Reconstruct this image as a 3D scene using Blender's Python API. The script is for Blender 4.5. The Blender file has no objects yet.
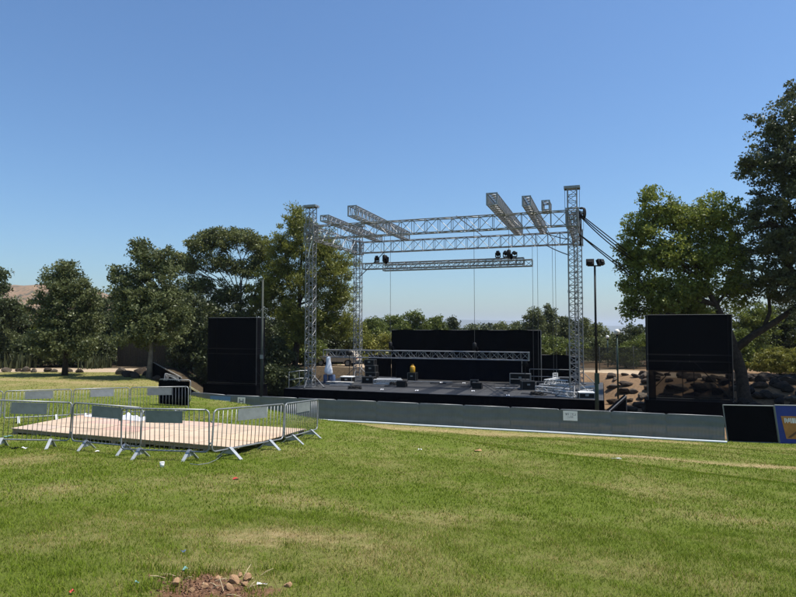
import bpy, bmesh, math, random
import numpy as np
from mathutils import Vector, Matrix, Quaternion

R = math.radians
rng = np.random.default_rng(11)
random.seed(11)
scene = bpy.context.scene
COL = scene.collection

# ------------------------------------------------------------------ camera, sky, sun, exposure
EYE = Vector((0.0, 0.0, 5.2))
FPX = 598.0                      # focal length in pixels of the 796 px wide photograph
CX, CY = 398.0, 298.5
PITCH = math.atan(28.5 / FPX)
cam_data = bpy.data.cameras.new('camera')
cam_data.sensor_width = 36.0
cam_data.lens = 36.0 * FPX / 796.0
cam_data.clip_start = 0.05
cam_data.clip_end = 40000.0
cam = bpy.data.objects.new('camera', cam_data)
COL.objects.link(cam)
cam.location = EYE
cam.rotation_euler = (R(90) + PITCH, 0, 0)
scene.camera = cam

SUN_EL, SUN_AZ = 66.0, 90.0       # azimuth clockwise from +Y (straight ahead): high and to the right
world = bpy.data.worlds.new('World')
scene.world = world
world.use_nodes = True
wn = world.node_tree
for n in list(wn.nodes):
    wn.nodes.remove(n)
sky = wn.nodes.new('ShaderNodeTexSky')
sky.sky_type = 'NISHITA'
sky.sun_disc = False
sky.sun_elevation = R(SUN_EL)
sky.sun_rotation = R(SUN_AZ)
sky.altitude = 300.0
sky.air_density = 1.3
sky.dust_density = 1.0
sky.ozone_density = 6.0
bg = wn.nodes.new('ShaderNodeBackground')
bg.inputs['Strength'].default_value = 0.096
wo = wn.nodes.new('ShaderNodeOutputWorld')
wb = wn.nodes.new('ShaderNodeMix')            # the camera's white balance: one even tint for the whole sky
wb.data_type = 'RGBA'; wb.blend_type = 'MULTIPLY'
wb.inputs[0].default_value = 1.0
wb.inputs[7].default_value = (0.78, 0.92, 1.05, 1)
wn.links.new(sky.outputs[0], wb.inputs[6])
wn.links.new(wb.outputs[2], bg.inputs[0])
wn.links.new(bg.outputs[0], wo.inputs[0])

sl = bpy.data.lights.new('sun', 'SUN')
sl.energy = 5.0
sl.angle = R(0.53)
sl.color = (1.0, 0.955, 0.88)
so = bpy.data.objects.new('sun', sl)
COL.objects.link(so)
sdir = Vector((math.sin(R(SUN_AZ)) * math.cos(R(SUN_EL)), math.cos(R(SUN_AZ)) * math.cos(R(SUN_EL)), math.sin(R(SUN_EL))))
so.rotation_euler = sdir.to_track_quat('Z', 'Y').to_euler()
so.location = (20, 20, 60)

vs = scene.view_settings
vs.view_transform = 'Standard'
vs.look = 'None'
vs.exposure = 0.5
vs.gamma = 1.0
vs.use_curve_mapping = False
scene.render.resolution_x = 1024
scene.render.resolution_y = 768

# ------------------------------------------------------------------ pixel -> place helpers
_fw = Vector((0, math.cos(PITCH), math.sin(PITCH)))
_up = Vector((0, -math.sin(PITCH), math.cos(PITCH)))
def ray(px, py):
    return _fw * FPX + Vector((1, 0, 0)) * (px - CX) - _up * (py - CY)
def at_depth(px, py, Y):
    d = ray(px, py)
    return EYE + d * (Y / d.y)

# stage frame: s to the right along the stage front, t to the back
S0 = Vector((-5.7, 39.0))
A_ST = math.atan2(5.3, 15.6)
RS = Vector((math.cos(A_ST), -math.sin(A_ST)))
BS = Vector((math.sin(A_ST), math.cos(A_ST)))
def ST(s, t, z=0.0):
    return Vector((S0.x + RS.x * s + BS.x * t, S0.y + RS.y * s + BS.y * t, z))
def to_st(X, Y):
    dx = X - S0.x; dy = Y - S0.y
    return dx * RS.x + dy * RS.y, dx * BS.x + dy * BS.y
def sstep(a, b, x):
    v = np.clip((x - a) / (b - a), 0, 1)
    return v * v * (3 - 2 * v)
def smax(a, b, k):
    hh = np.clip(k - np.abs(a - b), 0, None) / k
    return np.maximum(a, b) + hh * hh * k * 0.25
def height(X, Y):
    X = np.asarray(X, float); Y = np.asarray(Y, float)
    s, t = to_st(X, Y)
    main = smax(3.6 - 0.12 * (np.maximum(t, -60) + 35.1), 0.0, 0.4)
    x0 = -11.6 - np.where(Y > 35.8, 0.2, 0.95) * (Y - 35.8)
    w = sstep(0, 1, (x0 - X) / 4.5)
    h = main + w * (smax(main, 1.8, 0.6) - main)
    foot = np.interp(s, [-12, -8, 0, 17, 19, 24, 40], [8, 10, 11, 11, 4, 1.5, -2])
    top = np.interp(s, [-12, -8, 17, 19, 24, 40], [14, 15, 16, 14, 8, 5])
    ztop = np.interp(s, [0, 16, 24, 40], [1.55, 1.5, 1.8, 2.0])
    zb = ztop * sstep(0, 1, (t - foot) / (top - foot))
    h = smax(h, zb, 0.25) - 0.0
    far = np.maximum(t - 28, 0)
    h = h - np.minimum(far * 0.035, 9.0) - np.clip((far - 260) * 0.012, 0, 30)
    near = np.exp(-far / 30.0) * (1 - 0.9 * sstep(-9.5, -6.5, t))
    h = h + near * (0.035 * np.sin(X * 0.9 + 1.3 * np.sin(Y * 0.5)) * np.sin(Y * 0.7 + 0.5) + 0.02 * np.sin(X * 2.1 + Y * 1.3))
    return h
def hz(x, y):
    return float(height(x, y))
def on_ground(px, py, dmax=90):
    d = ray(px, py); d = d / d.y
    y = 2.5
    while y < dmax:
        p = EYE + d * y
        if p.z <= hz(p.x, p.y):
            lo, hi = y - 0.1, y
            for _ in range(20):
                m = (lo + hi) / 2
                p = EYE + d * m
                if p.z <= hz(p.x, p.y): hi = m
                else: lo = m
            p = EYE + d * hi
            p.z = hz(p.x, p.y)
            return p
        y += 0.1
    p = EYE + d * dmax
    p.z = hz(p.x, p.y)
    return p
def gp(px, Y):                       # ground point in the direction of column px at depth Y
    x = (px - CX) / FPX * Y
    return Vector((x, Y, hz(x, Y)))

# ------------------------------------------------------------------ materials
def newmat(name):
    m = bpy.data.materials.new(name)
    m.use_nodes = True
    nt = m.node_tree
    return m, nt, nt.nodes['Principled BSDF']
def M(name, col, rough=0.6, metal=0.0, var=0.18, scale=4.0, bump=0.0, bscale=40.0, spec=0.5):
    m, nt, b = newmat(name)
    tc = nt.nodes.new('ShaderNodeTexCoord')
    nz = nt.nodes.new('ShaderNodeTexNoise')
    nz.inputs['Scale'].default_value = scale
    nz.inputs['Detail'].default_value = 6
    nz.inputs['Roughness'].default_value = 0.65
    nt.links.new(tc.outputs['Object'], nz.inputs['Vector'])
    rp = nt.nodes.new('ShaderNodeValToRGB')
    rp.color_ramp.elements[0].position = 0.3
    rp.color_ramp.elements[1].position = 0.7
    rp.color_ramp.elements[0].color = (*[c * (1 - var) for c in col], 1)
    rp.color_ramp.elements[1].color = (*[min(1, c * (1 + var)) for c in col], 1)
    nt.links.new(nz.outputs['Fac'], rp.inputs['Fac'])
    nt.links.new(rp.outputs['Color'], b.inputs['Base Color'])
    b.inputs['Roughness'].default_value = rough
    b.inputs['Metallic'].default_value = metal
    b.inputs['Specular IOR Level'].default_value = spec
    if bump:
        n2 = nt.nodes.new('ShaderNodeTexNoise')
        n2.inputs['Scale'].default_value = bscale
        n2.inputs['Detail'].default_value = 5
        nt.links.new(tc.outputs['Object'], n2.inputs['Vector'])
        bp = nt.nodes.new('ShaderNodeBump')
        bp.inputs['Strength'].default_value = bump
        bp.inputs['Distance'].default_value = 0.02
        nt.links.new(n2.outputs['Fac'], bp.inputs['Height'])
        nt.links.new(bp.outputs['Normal'], b.inputs['Normal'])
    return m
def scrim(name, col, hole, rough=0.9, var=0.25):
    m = M(name, col, rough, 0, var, 1.6, 0.25, 12)
    nt = m.node_tree
    b = nt.nodes['Principled BSDF']
    b.inputs['Specular IOR Level'].default_value = 0.05
    out = [n for n in nt.nodes if n.type == 'OUTPUT_MATERIAL'][0]
    tr = nt.nodes.new('ShaderNodeBsdfTransparent')
    mx = nt.nodes.new('ShaderNodeMixShader')
    mx.inputs[0].default_value = hole
    nt.links.new(b.outputs[0], mx.inputs[1])
    nt.links.new(tr.outputs[0], mx.inputs[2])
    nt.links.new(mx.outputs[0], out.inputs['Surface'])
    return m
def leafmat(name, dark, light, trans=0.3, attr='rnd'):
    m, nt, b = newmat(name)
    at = nt.nodes.new('ShaderNodeAttribute'); at.attribute_name = attr
    rp = nt.nodes.new('ShaderNodeValToRGB')
    rp.color_ramp.elements[0].color = (*dark, 1)
    rp.color_ramp.elements[1].color = (*light, 1)
    nt.links.new(at.outputs['Fac'], rp.inputs['Fac'])
    nt.links.new(rp.outputs['Color'], b.inputs['Base Color'])
    b.inputs['Roughness'].default_value = 0.5
    b.inputs['Specular IOR Level'].default_value = 0.35
    tl = nt.nodes.new('ShaderNodeBsdfTranslucent')
    nt.links.new(rp.outputs['Color'], tl.inputs['Color'])
    mx = nt.nodes.new('ShaderNodeMixShader')
    mx.inputs[0].default_value = trans
    out = [n for n in nt.nodes if n.type == 'OUTPUT_MATERIAL'][0]
    nt.links.new(b.outputs[0], mx.inputs[1])
    nt.links.new(tl.outputs[0], mx.inputs[2])
    nt.links.new(mx.outputs[0], out.inputs['Surface'])
    return m

ALU = M('aluminium', (0.22, 0.222, 0.225), 0.45, 0.45, 0.25, 3)
GALV = M('galvanised_steel', (0.25, 0.26, 0.265), 0.45, 0.45, 0.25, 6)
FOOTM = M('zinc_plate', (0.38, 0.40, 0.41), 0.5, 0.3, 0.2, 5)
ALUB = M('bright_aluminium', (0.46, 0.46, 0.45), 0.45, 0.3, 0.25, 4)
ROCK_SHADE = M('shaded_basalt', (0.026, 0.022, 0.019), 0.95, 0, 0.5, 3.5, 0.8, 14, spec=0.12)  # basalt darkened, the tree's shade is put into its colour
GALVD = M('galvanised_plate', (0.20, 0.22, 0.22), 0.55, 0.2, 0.2, 4)
DARKSTEEL = M('dark_steel', (0.09, 0.09, 0.09), 0.5, 0.5, 0.3, 5)
BLACK = M('black_paint', (0.006, 0.006, 0.0065), 0.6, 0, 0.3, 3, spec=0.25)
BCLOTH = M('black_cloth', (0.0028, 0.0030, 0.0042), 0.95, 0, 0.35, 1.3, 0.4, 9, 0.03)
BSCRIM = scrim('black_mesh', (0.0028, 0.0032, 0.0050), 0.07, 0.95, 0.4)
BSCRIM2 = scrim('open_black_mesh', (0.0035, 0.0035, 0.0048), 0.15, 0.95, 0.4)
GSCRIM = scrim('grey_mesh', (0.150, 0.172, 0.170), 0.06, 0.85, 0.10)
GFENCE = scrim('dull_green_mesh', (0.045, 0.052, 0.046), 0.25)
WHITE = M('white_paint', (0.78, 0.78, 0.76), 0.5, 0, 0.08, 4)
WCLOTH = M('white_cloth', (0.72, 0.73, 0.76), 0.85, 0, 0.08, 5, 0.3, 10)
PLY = M('plywood', (0.47, 0.35, 0.245), 0.8, 0, 0.2, 0.9, 0.15, 30)
WOOD = M('raw_timber', (0.32, 0.24, 0.16), 0.8, 0, 0.25, 6, 0.3, 30)
DECK = M('black_stage_deck', (0.027, 0.027, 0.028), 0.7, 0, 0.45, 1.1, 0.1, 30)
GREENP = M('dark_green_paint', (0.012, 0.035, 0.026), 0.45, 0.2, 0.2, 4)
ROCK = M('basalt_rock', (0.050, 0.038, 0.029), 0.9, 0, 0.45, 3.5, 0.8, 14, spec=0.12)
ROCKL = M('pale_rock', (0.095, 0.076, 0.058), 0.9, 0, 0.35, 3.5, 0.8, 14, spec=0.12)
STONE = M('tan_stone', (0.42, 0.25, 0.13), 0.9, 0, 0.3, 14, 0.6, 60)
BARK = M('bark', (0.045, 0.034, 0.026), 0.95, 0, 0.45, 5, 1.0, 16, spec=0.12)
BARKG = M('grey_bark', (0.16, 0.14, 0.12), 0.95, 0, 0.4, 5, 1.0, 14, spec=0.12)
BLUE = M('blue_plastic', (0.055, 0.085, 0.16), 0.45, 0, 0.15, 5)
BLUEB = M('blue_banner', (0.010, 0.030, 0.22), 0.6, 0, 0.15, 3)
BLUEL = M('light_blue_print', (0.09, 0.20, 0.36), 0.7, 0, 0.12, 8)
ORANGE = M('orange_banner', (0.42, 0.17, 0.035), 0.6, 0, 0.2, 4)
INKG = M('grey_ink', (0.20, 0.21, 0.24), 0.8, 0, 0.1, 8)
YELLOW = M('yellow_plastic', (0.40, 0.22, 0.008), 0.5, 0, 0.1, 5)
RED = M('red_plastic', (0.42, 0.03, 0.02), 0.5, 0, 0.1, 5)
CARP = M('cream_car_paint', (0.52, 0.44, 0.34), 0.3, 0, 0.04, 2)
GLASS = M('dark_glass', (0.02, 0.024, 0.028), 0.08, 0, 0.05, 2)
RUBBER = M('rubber', (0.015, 0.015, 0.015), 0.85, 0, 0.2, 8)
REED = M('reed_fence', (0.060, 0.046, 0.028), 0.9, 0, 0.4, 9, 0.6, 30)
STRAW = M('dry_straw', (0.48, 0.38, 0.22), 0.9, 0, 0.25, 9)
GLOBE = M('white_globe', (0.75, 0.74, 0.70), 0.35, 0, 0.05, 3)
TEAL = M('teal_scrap', (0.12, 0.26, 0.24), 0.6, 0, 0.1, 5)
HOUSE = M('pale_plaster', (0.55, 0.52, 0.46), 0.9, 0, 0.12, 1)
ROOFM = M('grey_roof', (0.22, 0.20, 0.19), 0.8, 0, 0.2, 2)

# ------------------------------------------------------------------ mesh helpers
class MB:
    def __init__(self):
        self.v = []; self.f = []
    def box(self, c, x, y, z):
        """c centre, x/y/z half-extent vectors"""
        c = Vector(c); x = Vector(x); y = Vector(y); z = Vector(z)
        n = len(self.v)
        for k in (-1, 1):
            for a, b in ((-1, -1), (1, -1), (1, 1), (-1, 1)):
                self.v.append(c + x * a + y * b + z * k)
        for q in ((0, 3, 2, 1), (4, 5, 6, 7), (0, 1, 5, 4), (1, 2, 6, 5), (2, 3, 7, 6), (3, 0, 4, 7)):
            self.f.append(tuple(n + i for i in q))
        return self
    def abox(self, x0, x1, y0, y1, z0, z1):
        return self.box(((x0 + x1) / 2, (y0 + y1) / 2, (z0 + z1) / 2), ((x1 - x0) / 2, 0, 0), (0, (y1 - y0) / 2, 0), (0, 0, (z1 - z0) / 2))
    def tube(self, pts, radii, n=8, cap=True):
        pts = [Vector(p) for p in pts]
        if not isinstance(radii, (list, tuple)): radii = [radii] * len(pts)
        base = len(self.v)
        prev = None
        for i, p in enumerate(pts):
            if i == 0: d = pts[1] - p
            elif i == len(pts) - 1: d = p - pts[i - 1]
            else: d = (pts[i + 1] - pts[i - 1])
            d.normalize()
            if prev is None:
                a = d.orthogonal().normalized()
            else:
                a = (prev - d * prev.dot(d))
                if a.length < 1e-5: a = d.orthogonal()
                a.normalize()
            prev = a
            b = d.cross(a)
            for k in range(n):
                th = 2 * math.pi * k / n
                self.v.append(p + (a * math.cos(th) + b * math.sin(th)) * radii[i])
        for i in range(len(pts) - 1):
            for k in range(n):
                k2 = (k + 1) % n
                self.f.append((base + i * n + k, base + i * n + k2, base + (i + 1) * n + k2, base + (i + 1) * n + k))
        if cap:
            self.f.append(tuple(base + k for k in reversed(range(n))))
            e = base + (len(pts) - 1) * n
            self.f.append(tuple(e + k for k in range(n)))
        return self
    def prism(self, poly, off):
        """poly list of 3-D points, extruded by vector off"""
        off = Vector(off); n = len(self.v); m = len(poly)
        for p in poly: self.v.append(Vector(p))
        for p in poly: self.v.append(Vector(p) + off)
        self.f.append(tuple(n + i for i in reversed(range(m))))
        self.f.append(tuple(n + m + i for i in range(m)))
        for i in range(m):
            j = (i + 1) % m
            self.f.append((n + i, n + j, n + m + j, n + m + i))
        return self
    def grid(self, fn, nu, nv, thick=None):
        n = len(self.v)
        for j in range(nv + 1):
            for i in range(nu + 1):
                self.v.append(Vector(fn(i / nu, j / nv)))
        for j in range(nv):
            for i in range(nu):
                a = n + j * (nu + 1) + i
                self.f.append((a, a + 1, a + nu + 2, a + nu + 1))
        return self
    def mesh(self, name, mat, smooth=False, off=None):
        me = bpy.data.meshes.new(name)
        vv = self.v if off is None else [p - off for p in self.v]
        me.from_pydata([tuple(p) for p in vv], [], self.f)
        me.materials.append(mat)
        bm = bmesh.new(); bm.from_mesh(me)
        bmesh.ops.recalc_face_normals(bm, faces=bm.faces)
        bm.to_mesh(me); bm.free()
        if smooth:
            me.polygons.foreach_set('use_smooth', [True] * len(me.polygons))
        return me

def obj(name, me, parent=None, loc=None):
    o = bpy.data.objects.new(name, me)
    COL.objects.link(o)
    if parent is not None: o.parent = parent
    if loc is not None: o.location = loc
    return o
def tag(o, label, cat, group=None):
    o['label'] = label; o['category'] = cat
    if group: o['group'] = group
    return o
def thing(name, label, cat, loc=(0, 0, 0), group=None):
    o = bpy.data.objects.new(name, None)
    o.empty_display_size = 0.2
    COL.objects.link(o)
    o.location = loc
    return tag(o, label, cat, group)
def part(root, name, mb, mat, smooth=False, top=None):
    """mesh given in world coordinates under an unrotated root (or under a part whose root is top)"""
    base = root if top is None else top
    off = Vector(base.location)
    return obj(name, mb.mesh(name, mat, smooth, off), root)
def single(name, mb, mat, label, cat, group=None, smooth=False, loc=None):
    loc = Vector(loc) if loc is not None else Vector(mb.v[0])
    o = obj(name, mb.mesh(name, mat, smooth, loc), None, loc)
    return tag(o, label, cat, group)
def structure(name, me):
    o = obj(name, me); o['kind'] = 'structure'
    return o
def copy_tree(o, parent=None):
    c = o.copy(); COL.objects.link(c)
    if parent is not None: c.parent = parent
    for ch in list(o.children):
        copy_tree(ch, c)
    return c

_rod = {}
def rod(root, name, p0, p1, r, mat, n=6):
    """a rod that shares one unit-cylinder mesh; world coordinates, unrotated root"""
    key = (mat.name, n)
    if key not in _rod:
        _rod[key] = MB().tube([(0, 0, 0), (0, 0, 1)], 1.0, n).mesh('rod_' + mat.name, mat, False)
    p0 = Vector(p0); p1 = Vector(p1)
    d = p1 - p0
    o = obj(name, _rod[key], root)
    o.location = p0 - Vector(root.location)
    o.rotation_mode = 'QUATERNION'
    o.rotation_quaternion = d.to_track_quat('Z', 'Y')
    o.scale = (r, r, d.length)
    return o

def fastmesh(name, verts, nper, mat, attrs=None, tri_pattern=None):
    """verts (N*nper,3); each run of nper verts is one polygon (or polygons by tri_pattern)"""
    me = bpy.data.meshes.new(name)
    nv = len(verts); n = nv // nper
    pat = tri_pattern or [list(range(nper))]
    loops = np.concatenate([(np.arange(n)[:, None] * nper + np.array(p)[None, :]) for p in pat], axis=1).ravel()
    sizes = np.tile(np.array([len(p) for p in pat]), n)
    me.vertices.add(nv)
    me.vertices.foreach_set('co', np.ascontiguousarray(verts, dtype=np.float32).ravel())
    me.loops.add(len(loops))
    me.loops.foreach_set('vertex_index', loops.astype(np.int32))
    me.polygons.add(len(sizes))
    starts = np.concatenate([[0], np.cumsum(sizes)[:-1]])
    me.polygons.foreach_set('loop_start', starts.astype(np.int32))
    if attrs:
        for k, a in attrs.items():
            at = me.attributes.new(k, 'FLOAT', 'POINT')
            at.data.foreach_set('value', np.ascontiguousarray(a, dtype=np.float32))
    me.update(calc_edges=True)
    me.materials.append(mat)
    return me

# ------------------------------------------------------------------ ground
def in_dry(X, Y):
    """how dry / bare the lawn is: strips along the fence and across the slope"""
    s, t = to_st(X, Y)
    n = 0.5 * np.sin(s * 0.55 + 0.8) + 0.3 * np.sin(s * 1.35 + 2.0) + 0.2 * np.sin(s * 3.1)
    sw = 0.5 + 1.0 * sstep(3, 6, s) * (1 - sstep(13, 18, s))
    strip = np.exp(-((t + 6.0 + sw * .8 + 0.35 * n) / sw) ** 2) * np.where(s < 22, 1.0, 0.3)
    # the pale trampled line on the right half
    y2 = -15.0 - 0.11 * (s - 17.5) + 0.12 * n
    line = np.exp(-((t - y2) / 0.5) ** 2) * sstep(15.5, 18.0, s) * 1.1
    left = sstep(0, 1, (-(s) - 3 + (t + 10) * 0.3) / 8) * sstep(-16, -8, t) * 0.45
    spots = 0
    for (px, py, r, a) in SPOTS:
        g = SPOT_P[(px, py)]
        spots = spots + a * np.exp(-(((X - g.x) / (r * 1.5)) ** 2 + ((Y - g.y) / r) ** 2))
    return np.clip(strip * 0.95 + line + left + spots, 0, 1)
SPOTS = [(265, 537, .45, .8), (60, 540, .5, .55), (30, 460, .7, .6), (215, 570, .4, .6), (365, 540, .4, .5), (430, 517, .5, .45),
         (600, 565, .4, .4), (520, 590, .3, .55), (345, 560, .25, .4), (650, 485, .8, .3), (120, 520, .5, .4), (740, 520, .5, .35),
         (250, 480, .5, .4), (300, 500, .6, .4), (380, 465, .7, .4), (60, 490, .6, .45), (150, 480, .5, .35)]
SPOT_P = {(a, b): on_ground(a, b) for (a, b, _, _) in SPOTS}
DIRT_C = on_ground(206, 587)
def dirt_patch(X, Y):
    a = np.arctan2(Y - DIRT_C.y, X - DIRT_C.x)
    wob = 1 + 0.25 * np.sin(a * 3 + 1) + 0.15 * np.sin(a * 7)
    rr = np.sqrt(((X - DIRT_C.x) / 0.50) ** 2 + ((Y - DIRT_C.y) / 0.34) ** 2) / wob
    return 1 - sstep(0.75, 1.15, rr)
def zones(X, Y):
    """grass amount, sand amount (rest is brown earth)"""
    s, t = to_st(X, Y)
    foot = np.interp(s, [-12, -8, 0, 17, 19, 24, 40], [8, 10, 11, 11, 4, 1.5, -2])
    top = np.interp(s, [-12, -8, 17, 19, 24, 40], [14, 15, 16, 14, 8, 5])
    grass = 1 - sstep(-4.9, -3.9, t)
    x0 = -11.4 - np.where(Y > 35.8, 0.2, 0.95) * (Y - 35.8)
    leftlawn = sstep(0, 1, (x0 - X) / 3.0) * (1 - sstep(44.0, 45.0, Y + 0.03 * X))
    grass = np.maximum(grass, leftlawn)
    band = sstep(-0.5, 0.8, t - top) * (1 - sstep(4.0, 6.5, t - top))
    leftpath = sstep(44.0, 45.0, Y + 0.03 * X) * (1 - sstep(48, 49.5, Y + 0.03 * X)) * (1 - sstep(-21, -18, X))
    sand = np.maximum(band, leftpath)
    far = sstep(60, 110, Y)
    grass = np.maximum(grass, far * 0.35)
    return np.clip(grass, 0, 1), np.clip(sand, 0, 1) * (1 - far)

def axis(a, b, step, lo, hi, g=1.13):
    mid = list(np.arange(a, b + 1e-6, step))
    st = step; x = b; up = []
    while x < hi:
        st *= g; x += st; up.append(x)
    st = step; x = a; dn = []
    while x > lo:
        st *= g; x -= st; dn.append(x)
    return np.array(dn[::-1] + mid + up)
gx = axis(-26, 30, 0.4, -9000, 9000)
gy = axis(2.0, 56, 0.4, -400, 14000)
GX, GY = np.meshgrid(gx, gy)
GZ = height(GX, GY)
verts = np.stack([GX, GY, GZ], -1).reshape(-1, 3)
nx, ny = len(gx), len(gy)
ii = (np.arange(ny - 1)[:, None] * nx + np.arange(nx - 1)[None, :]).ravel()
faces = np.stack([ii, ii + 1, ii + nx + 1, ii + nx], 1)
gme = bpy.data.meshes.new('ground')
gme.vertices.add(len(verts)); gme.vertices.foreach_set('co', verts.astype(np.float32).ravel())
gme.loops.add(faces.size); gme.loops.foreach_set('vertex_index', faces.astype(np.int32).ravel())
gme.polygons.add(len(faces)); gme.polygons.foreach_set('loop_start', (np.arange(len(faces)) * 4).astype(np.int32))
gr, sa = zones(GX, GY)
for nm, arr in (('dry', in_dry(GX, GY)), ('grass', gr), ('sand', sa), ('dirt', dirt_patch(GX, GY)), ('far', sstep(58, 85, GY)), ('mulch_shade', 1 - sstep(8, 13, to_st(GX, GY)[0]))):
    a = gme.attributes.new(nm, 'FLOAT', 'POINT')
    a.data.foreach_set('value', np.ascontiguousarray(arr, dtype=np.float32).ravel())
gme.update(calc_edges=True)
gme.polygons.foreach_set('use_smooth', [True] * len(gme.polygons))

def mixc(nt, fac, a, b):
    m = nt.nodes.new('ShaderNodeMix'); m.data_type = 'RGBA'
    for sck, val in ((m.inputs[0], fac), (m.inputs[6], a), (m.inputs[7], b)):
        if hasattr(val, 'is_output'): nt.links.new(val, sck)
        elif isinstance(val, tuple): sck.default_value = (*val, 1)
        else: sck.default_value = val
    return m.outputs[2]
def mathn(nt, op, a, b=None, clamp=False):
    m = nt.nodes.new('ShaderNodeMath'); m.operation = op; m.use_clamp = clamp
    for sck, val in ((m.inputs[0], a), (m.inputs[1], b)):
        if val is None: continue
        if hasattr(val, 'is_output'): nt.links.new(val, sck)
        else: sck.default_value = val
    return m.outputs[0]
def noise(nt, vec, scale, detail=5, rough=0.6):
    n = nt.nodes.new('ShaderNodeTexNoise')
    n.inputs['Scale'].default_value = scale
    n.inputs['Detail'].default_value = detail
    n.inputs['Roughness'].default_value = rough
    nt.links.new(vec, n.inputs['Vector'])
    return n.outputs['Fac']
def attr(nt, name):
    a = nt.nodes.new('ShaderNodeAttribute'); a.attribute_name = name
    return a.outputs['Fac']
def remap(nt, v, a, b):
    m = nt.nodes.new('ShaderNodeMapRange'); m.clamp = True
    m.inputs[1].default_value = a; m.inputs[2].default_value = b
    nt.links.new(v, m.inputs[0])
    return m.outputs[0]
GREEN_D = (0.064, 0.098, 0.008)
GREEN_L = (0.190, 0.250, 0.020)
DRYC = (0.34, 0.26, 0.115)
def lawn_dryness(nt, vec):
    n1 = noise(nt, vec, 0.55, 6, 0.62)
    n2 = noise(nt, vec, 2.6, 5, 0.65)
    a = mathn(nt, 'ADD', mathn(nt, 'MULTIPLY', n1, 0.65), mathn(nt, 'MULTIPLY', n2, 0.35))
    patch = remap(nt, a, 0.45, 0.70)
    d = mathn(nt, 'ADD', mathn(nt, 'MULTIPLY', patch, 0.50), mathn(nt, 'MULTIPLY', attr(nt, 'dry'), mathn(nt, 'MULTIPLY', remap(nt, noise(nt, vec, 5.0, 6, 0.7), 0.28, 0.62), 1.15)), True)
    return d, n2
gm, nt, b = newmat('ground')
tc = nt.nodes.new('ShaderNodeTexCoord'); V = tc.outputs['Object']
dry, n2 = lawn_dryness(nt, V)
nf = noise(nt, V, 22, 6, 0.7)
nm_ = noise(nt, V, 6, 6, 0.7)
gcol = mixc(nt, remap(nt, nf, 0.3, 0.7), (0.070, 0.098, 0.010), (0.140, 0.175, 0.022))
dcol = mixc(nt, remap(nt, nm_, 0.3, 0.7), (0.24, 0.18, 0.085), (0.40, 0.31, 0.15))
lawn = mixc(nt, dry, gcol, dcol)
farf = attr(nt, 'far')
earth = mixc(nt, remap(nt, nm_, 0.3, 0.72), (0.14, 0.085, 0.045), (0.27, 0.18, 0.105))
earth = mixc(nt, attr(nt, 'mulch_shade'), earth, mixc(nt, remap(nt, nm_, 0.3, 0.72), (0.035, 0.026, 0.016), (0.09, 0.065, 0.038)))  # brown litter on the left, its colour also darkened for the trees' shade
sandc = mixc(nt, remap(nt, nm_, 0.3, 0.7), (0.33, 0.25, 0.165), (0.46, 0.36, 0.25))
wob = mathn(nt, 'MULTIPLY', mathn(nt, 'SUBTRACT', nm_, 0.5), 0.9)
gfac = remap(nt, mathn(nt, 'ADD', attr(nt, 'grass'), wob), 0.4, 0.6)
sfac = remap(nt, mathn(nt, 'ADD', attr(nt, 'sand'), wob), 0.35, 0.65)
c = mixc(nt, sfac, earth, sandc)
c = mixc(nt, gfac, c, lawn)
c = mixc(nt, farf, c, mixc(nt, remap(nt, noise(nt, V, 0.02, 6, .7), .4, .6), (0.05, 0.058, 0.026), (0.14, 0.115, 0.062)))
dfac = remap(nt, mathn(nt, 'ADD', attr(nt, 'dirt'), wob), 0.3, 0.6)
c = mixc(nt, dfac, c, mixc(nt, remap(nt, nf, 0.3, 0.7), (0.10, 0.048, 0.024), (0.235, 0.13, 0.07)))
nt.links.new(c, b.inputs['Base Color'])
b.inputs['Roughness'].default_value = 0.95
b.inputs['Specular IOR Level'].default_value = 0.15
bp = nt.nodes.new('ShaderNodeBump'); bp.inputs['Strength'].default_value = 0.9; bp.inputs['Distance'].default_value = 0.05
nt.links.new(nf, bp.inputs['Height']); nt.links.new(bp.outputs[0], b.inputs['Normal'])
gme.materials.append(gm)
structure('ground', gme)

# lawn blades
bm_, nt, b = newmat('grass_blade')
tc = nt.nodes.new('ShaderNodeTexCoord'); V = tc.outputs['Object']
dry, n2 = lawn_dryness(nt, V)
rn = attr(nt, 'rnd')
gcol = mixc(nt, rn, GREEN_D, GREEN_L)
gcol = mixc(nt, remap(nt, noise(nt, V, 1.1, 6, .7), .35, .65), gcol, mixc(nt, rn, (0.082, 0.130, 0.006), (0.205, 0.285, 0.018)))
dcol = mixc(nt, rn, (0.17, 0.130, 0.035), (0.42, 0.33, 0.12))
thr = mathn(nt, 'ADD', mathn(nt, 'MULTIPLY', dry, 0.9), mathn(nt, 'MULTIPLY', mathn(nt, 'SUBTRACT', attr(nt, 'rnd2'), 0.5), 0.75))
c = mixc(nt, remap(nt, thr, 0.30, 0.50), gcol, dcol)
nt.links.new(c, b.inputs['Base Color'])
b.inputs['Roughness'].default_value = 0.6
b.inputs['Specular IOR Level'].default_value = 0.10
tl = nt.nodes.new('ShaderNodeBsdfTranslucent'); nt.links.new(c, tl.inputs['Color'])
mx = nt.nodes.new('ShaderNodeMixShader'); mx.inputs[0].default_value = 0.3
out = [n for n in nt.nodes if n.type == 'OUTPUT_MATERIAL'][0]
nt.links.new(b.outputs[0], mx.inputs[1]); nt.links.new(tl.outputs[0], mx.inputs[2]); nt.links.new(mx.outputs[0], out.inputs['Surface'])
BLADE = bm_
PLAT = [on_ground(10, 434), on_ground(238, 455), on_ground(307, 434.5), on_ground(86, 418.5)]
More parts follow.
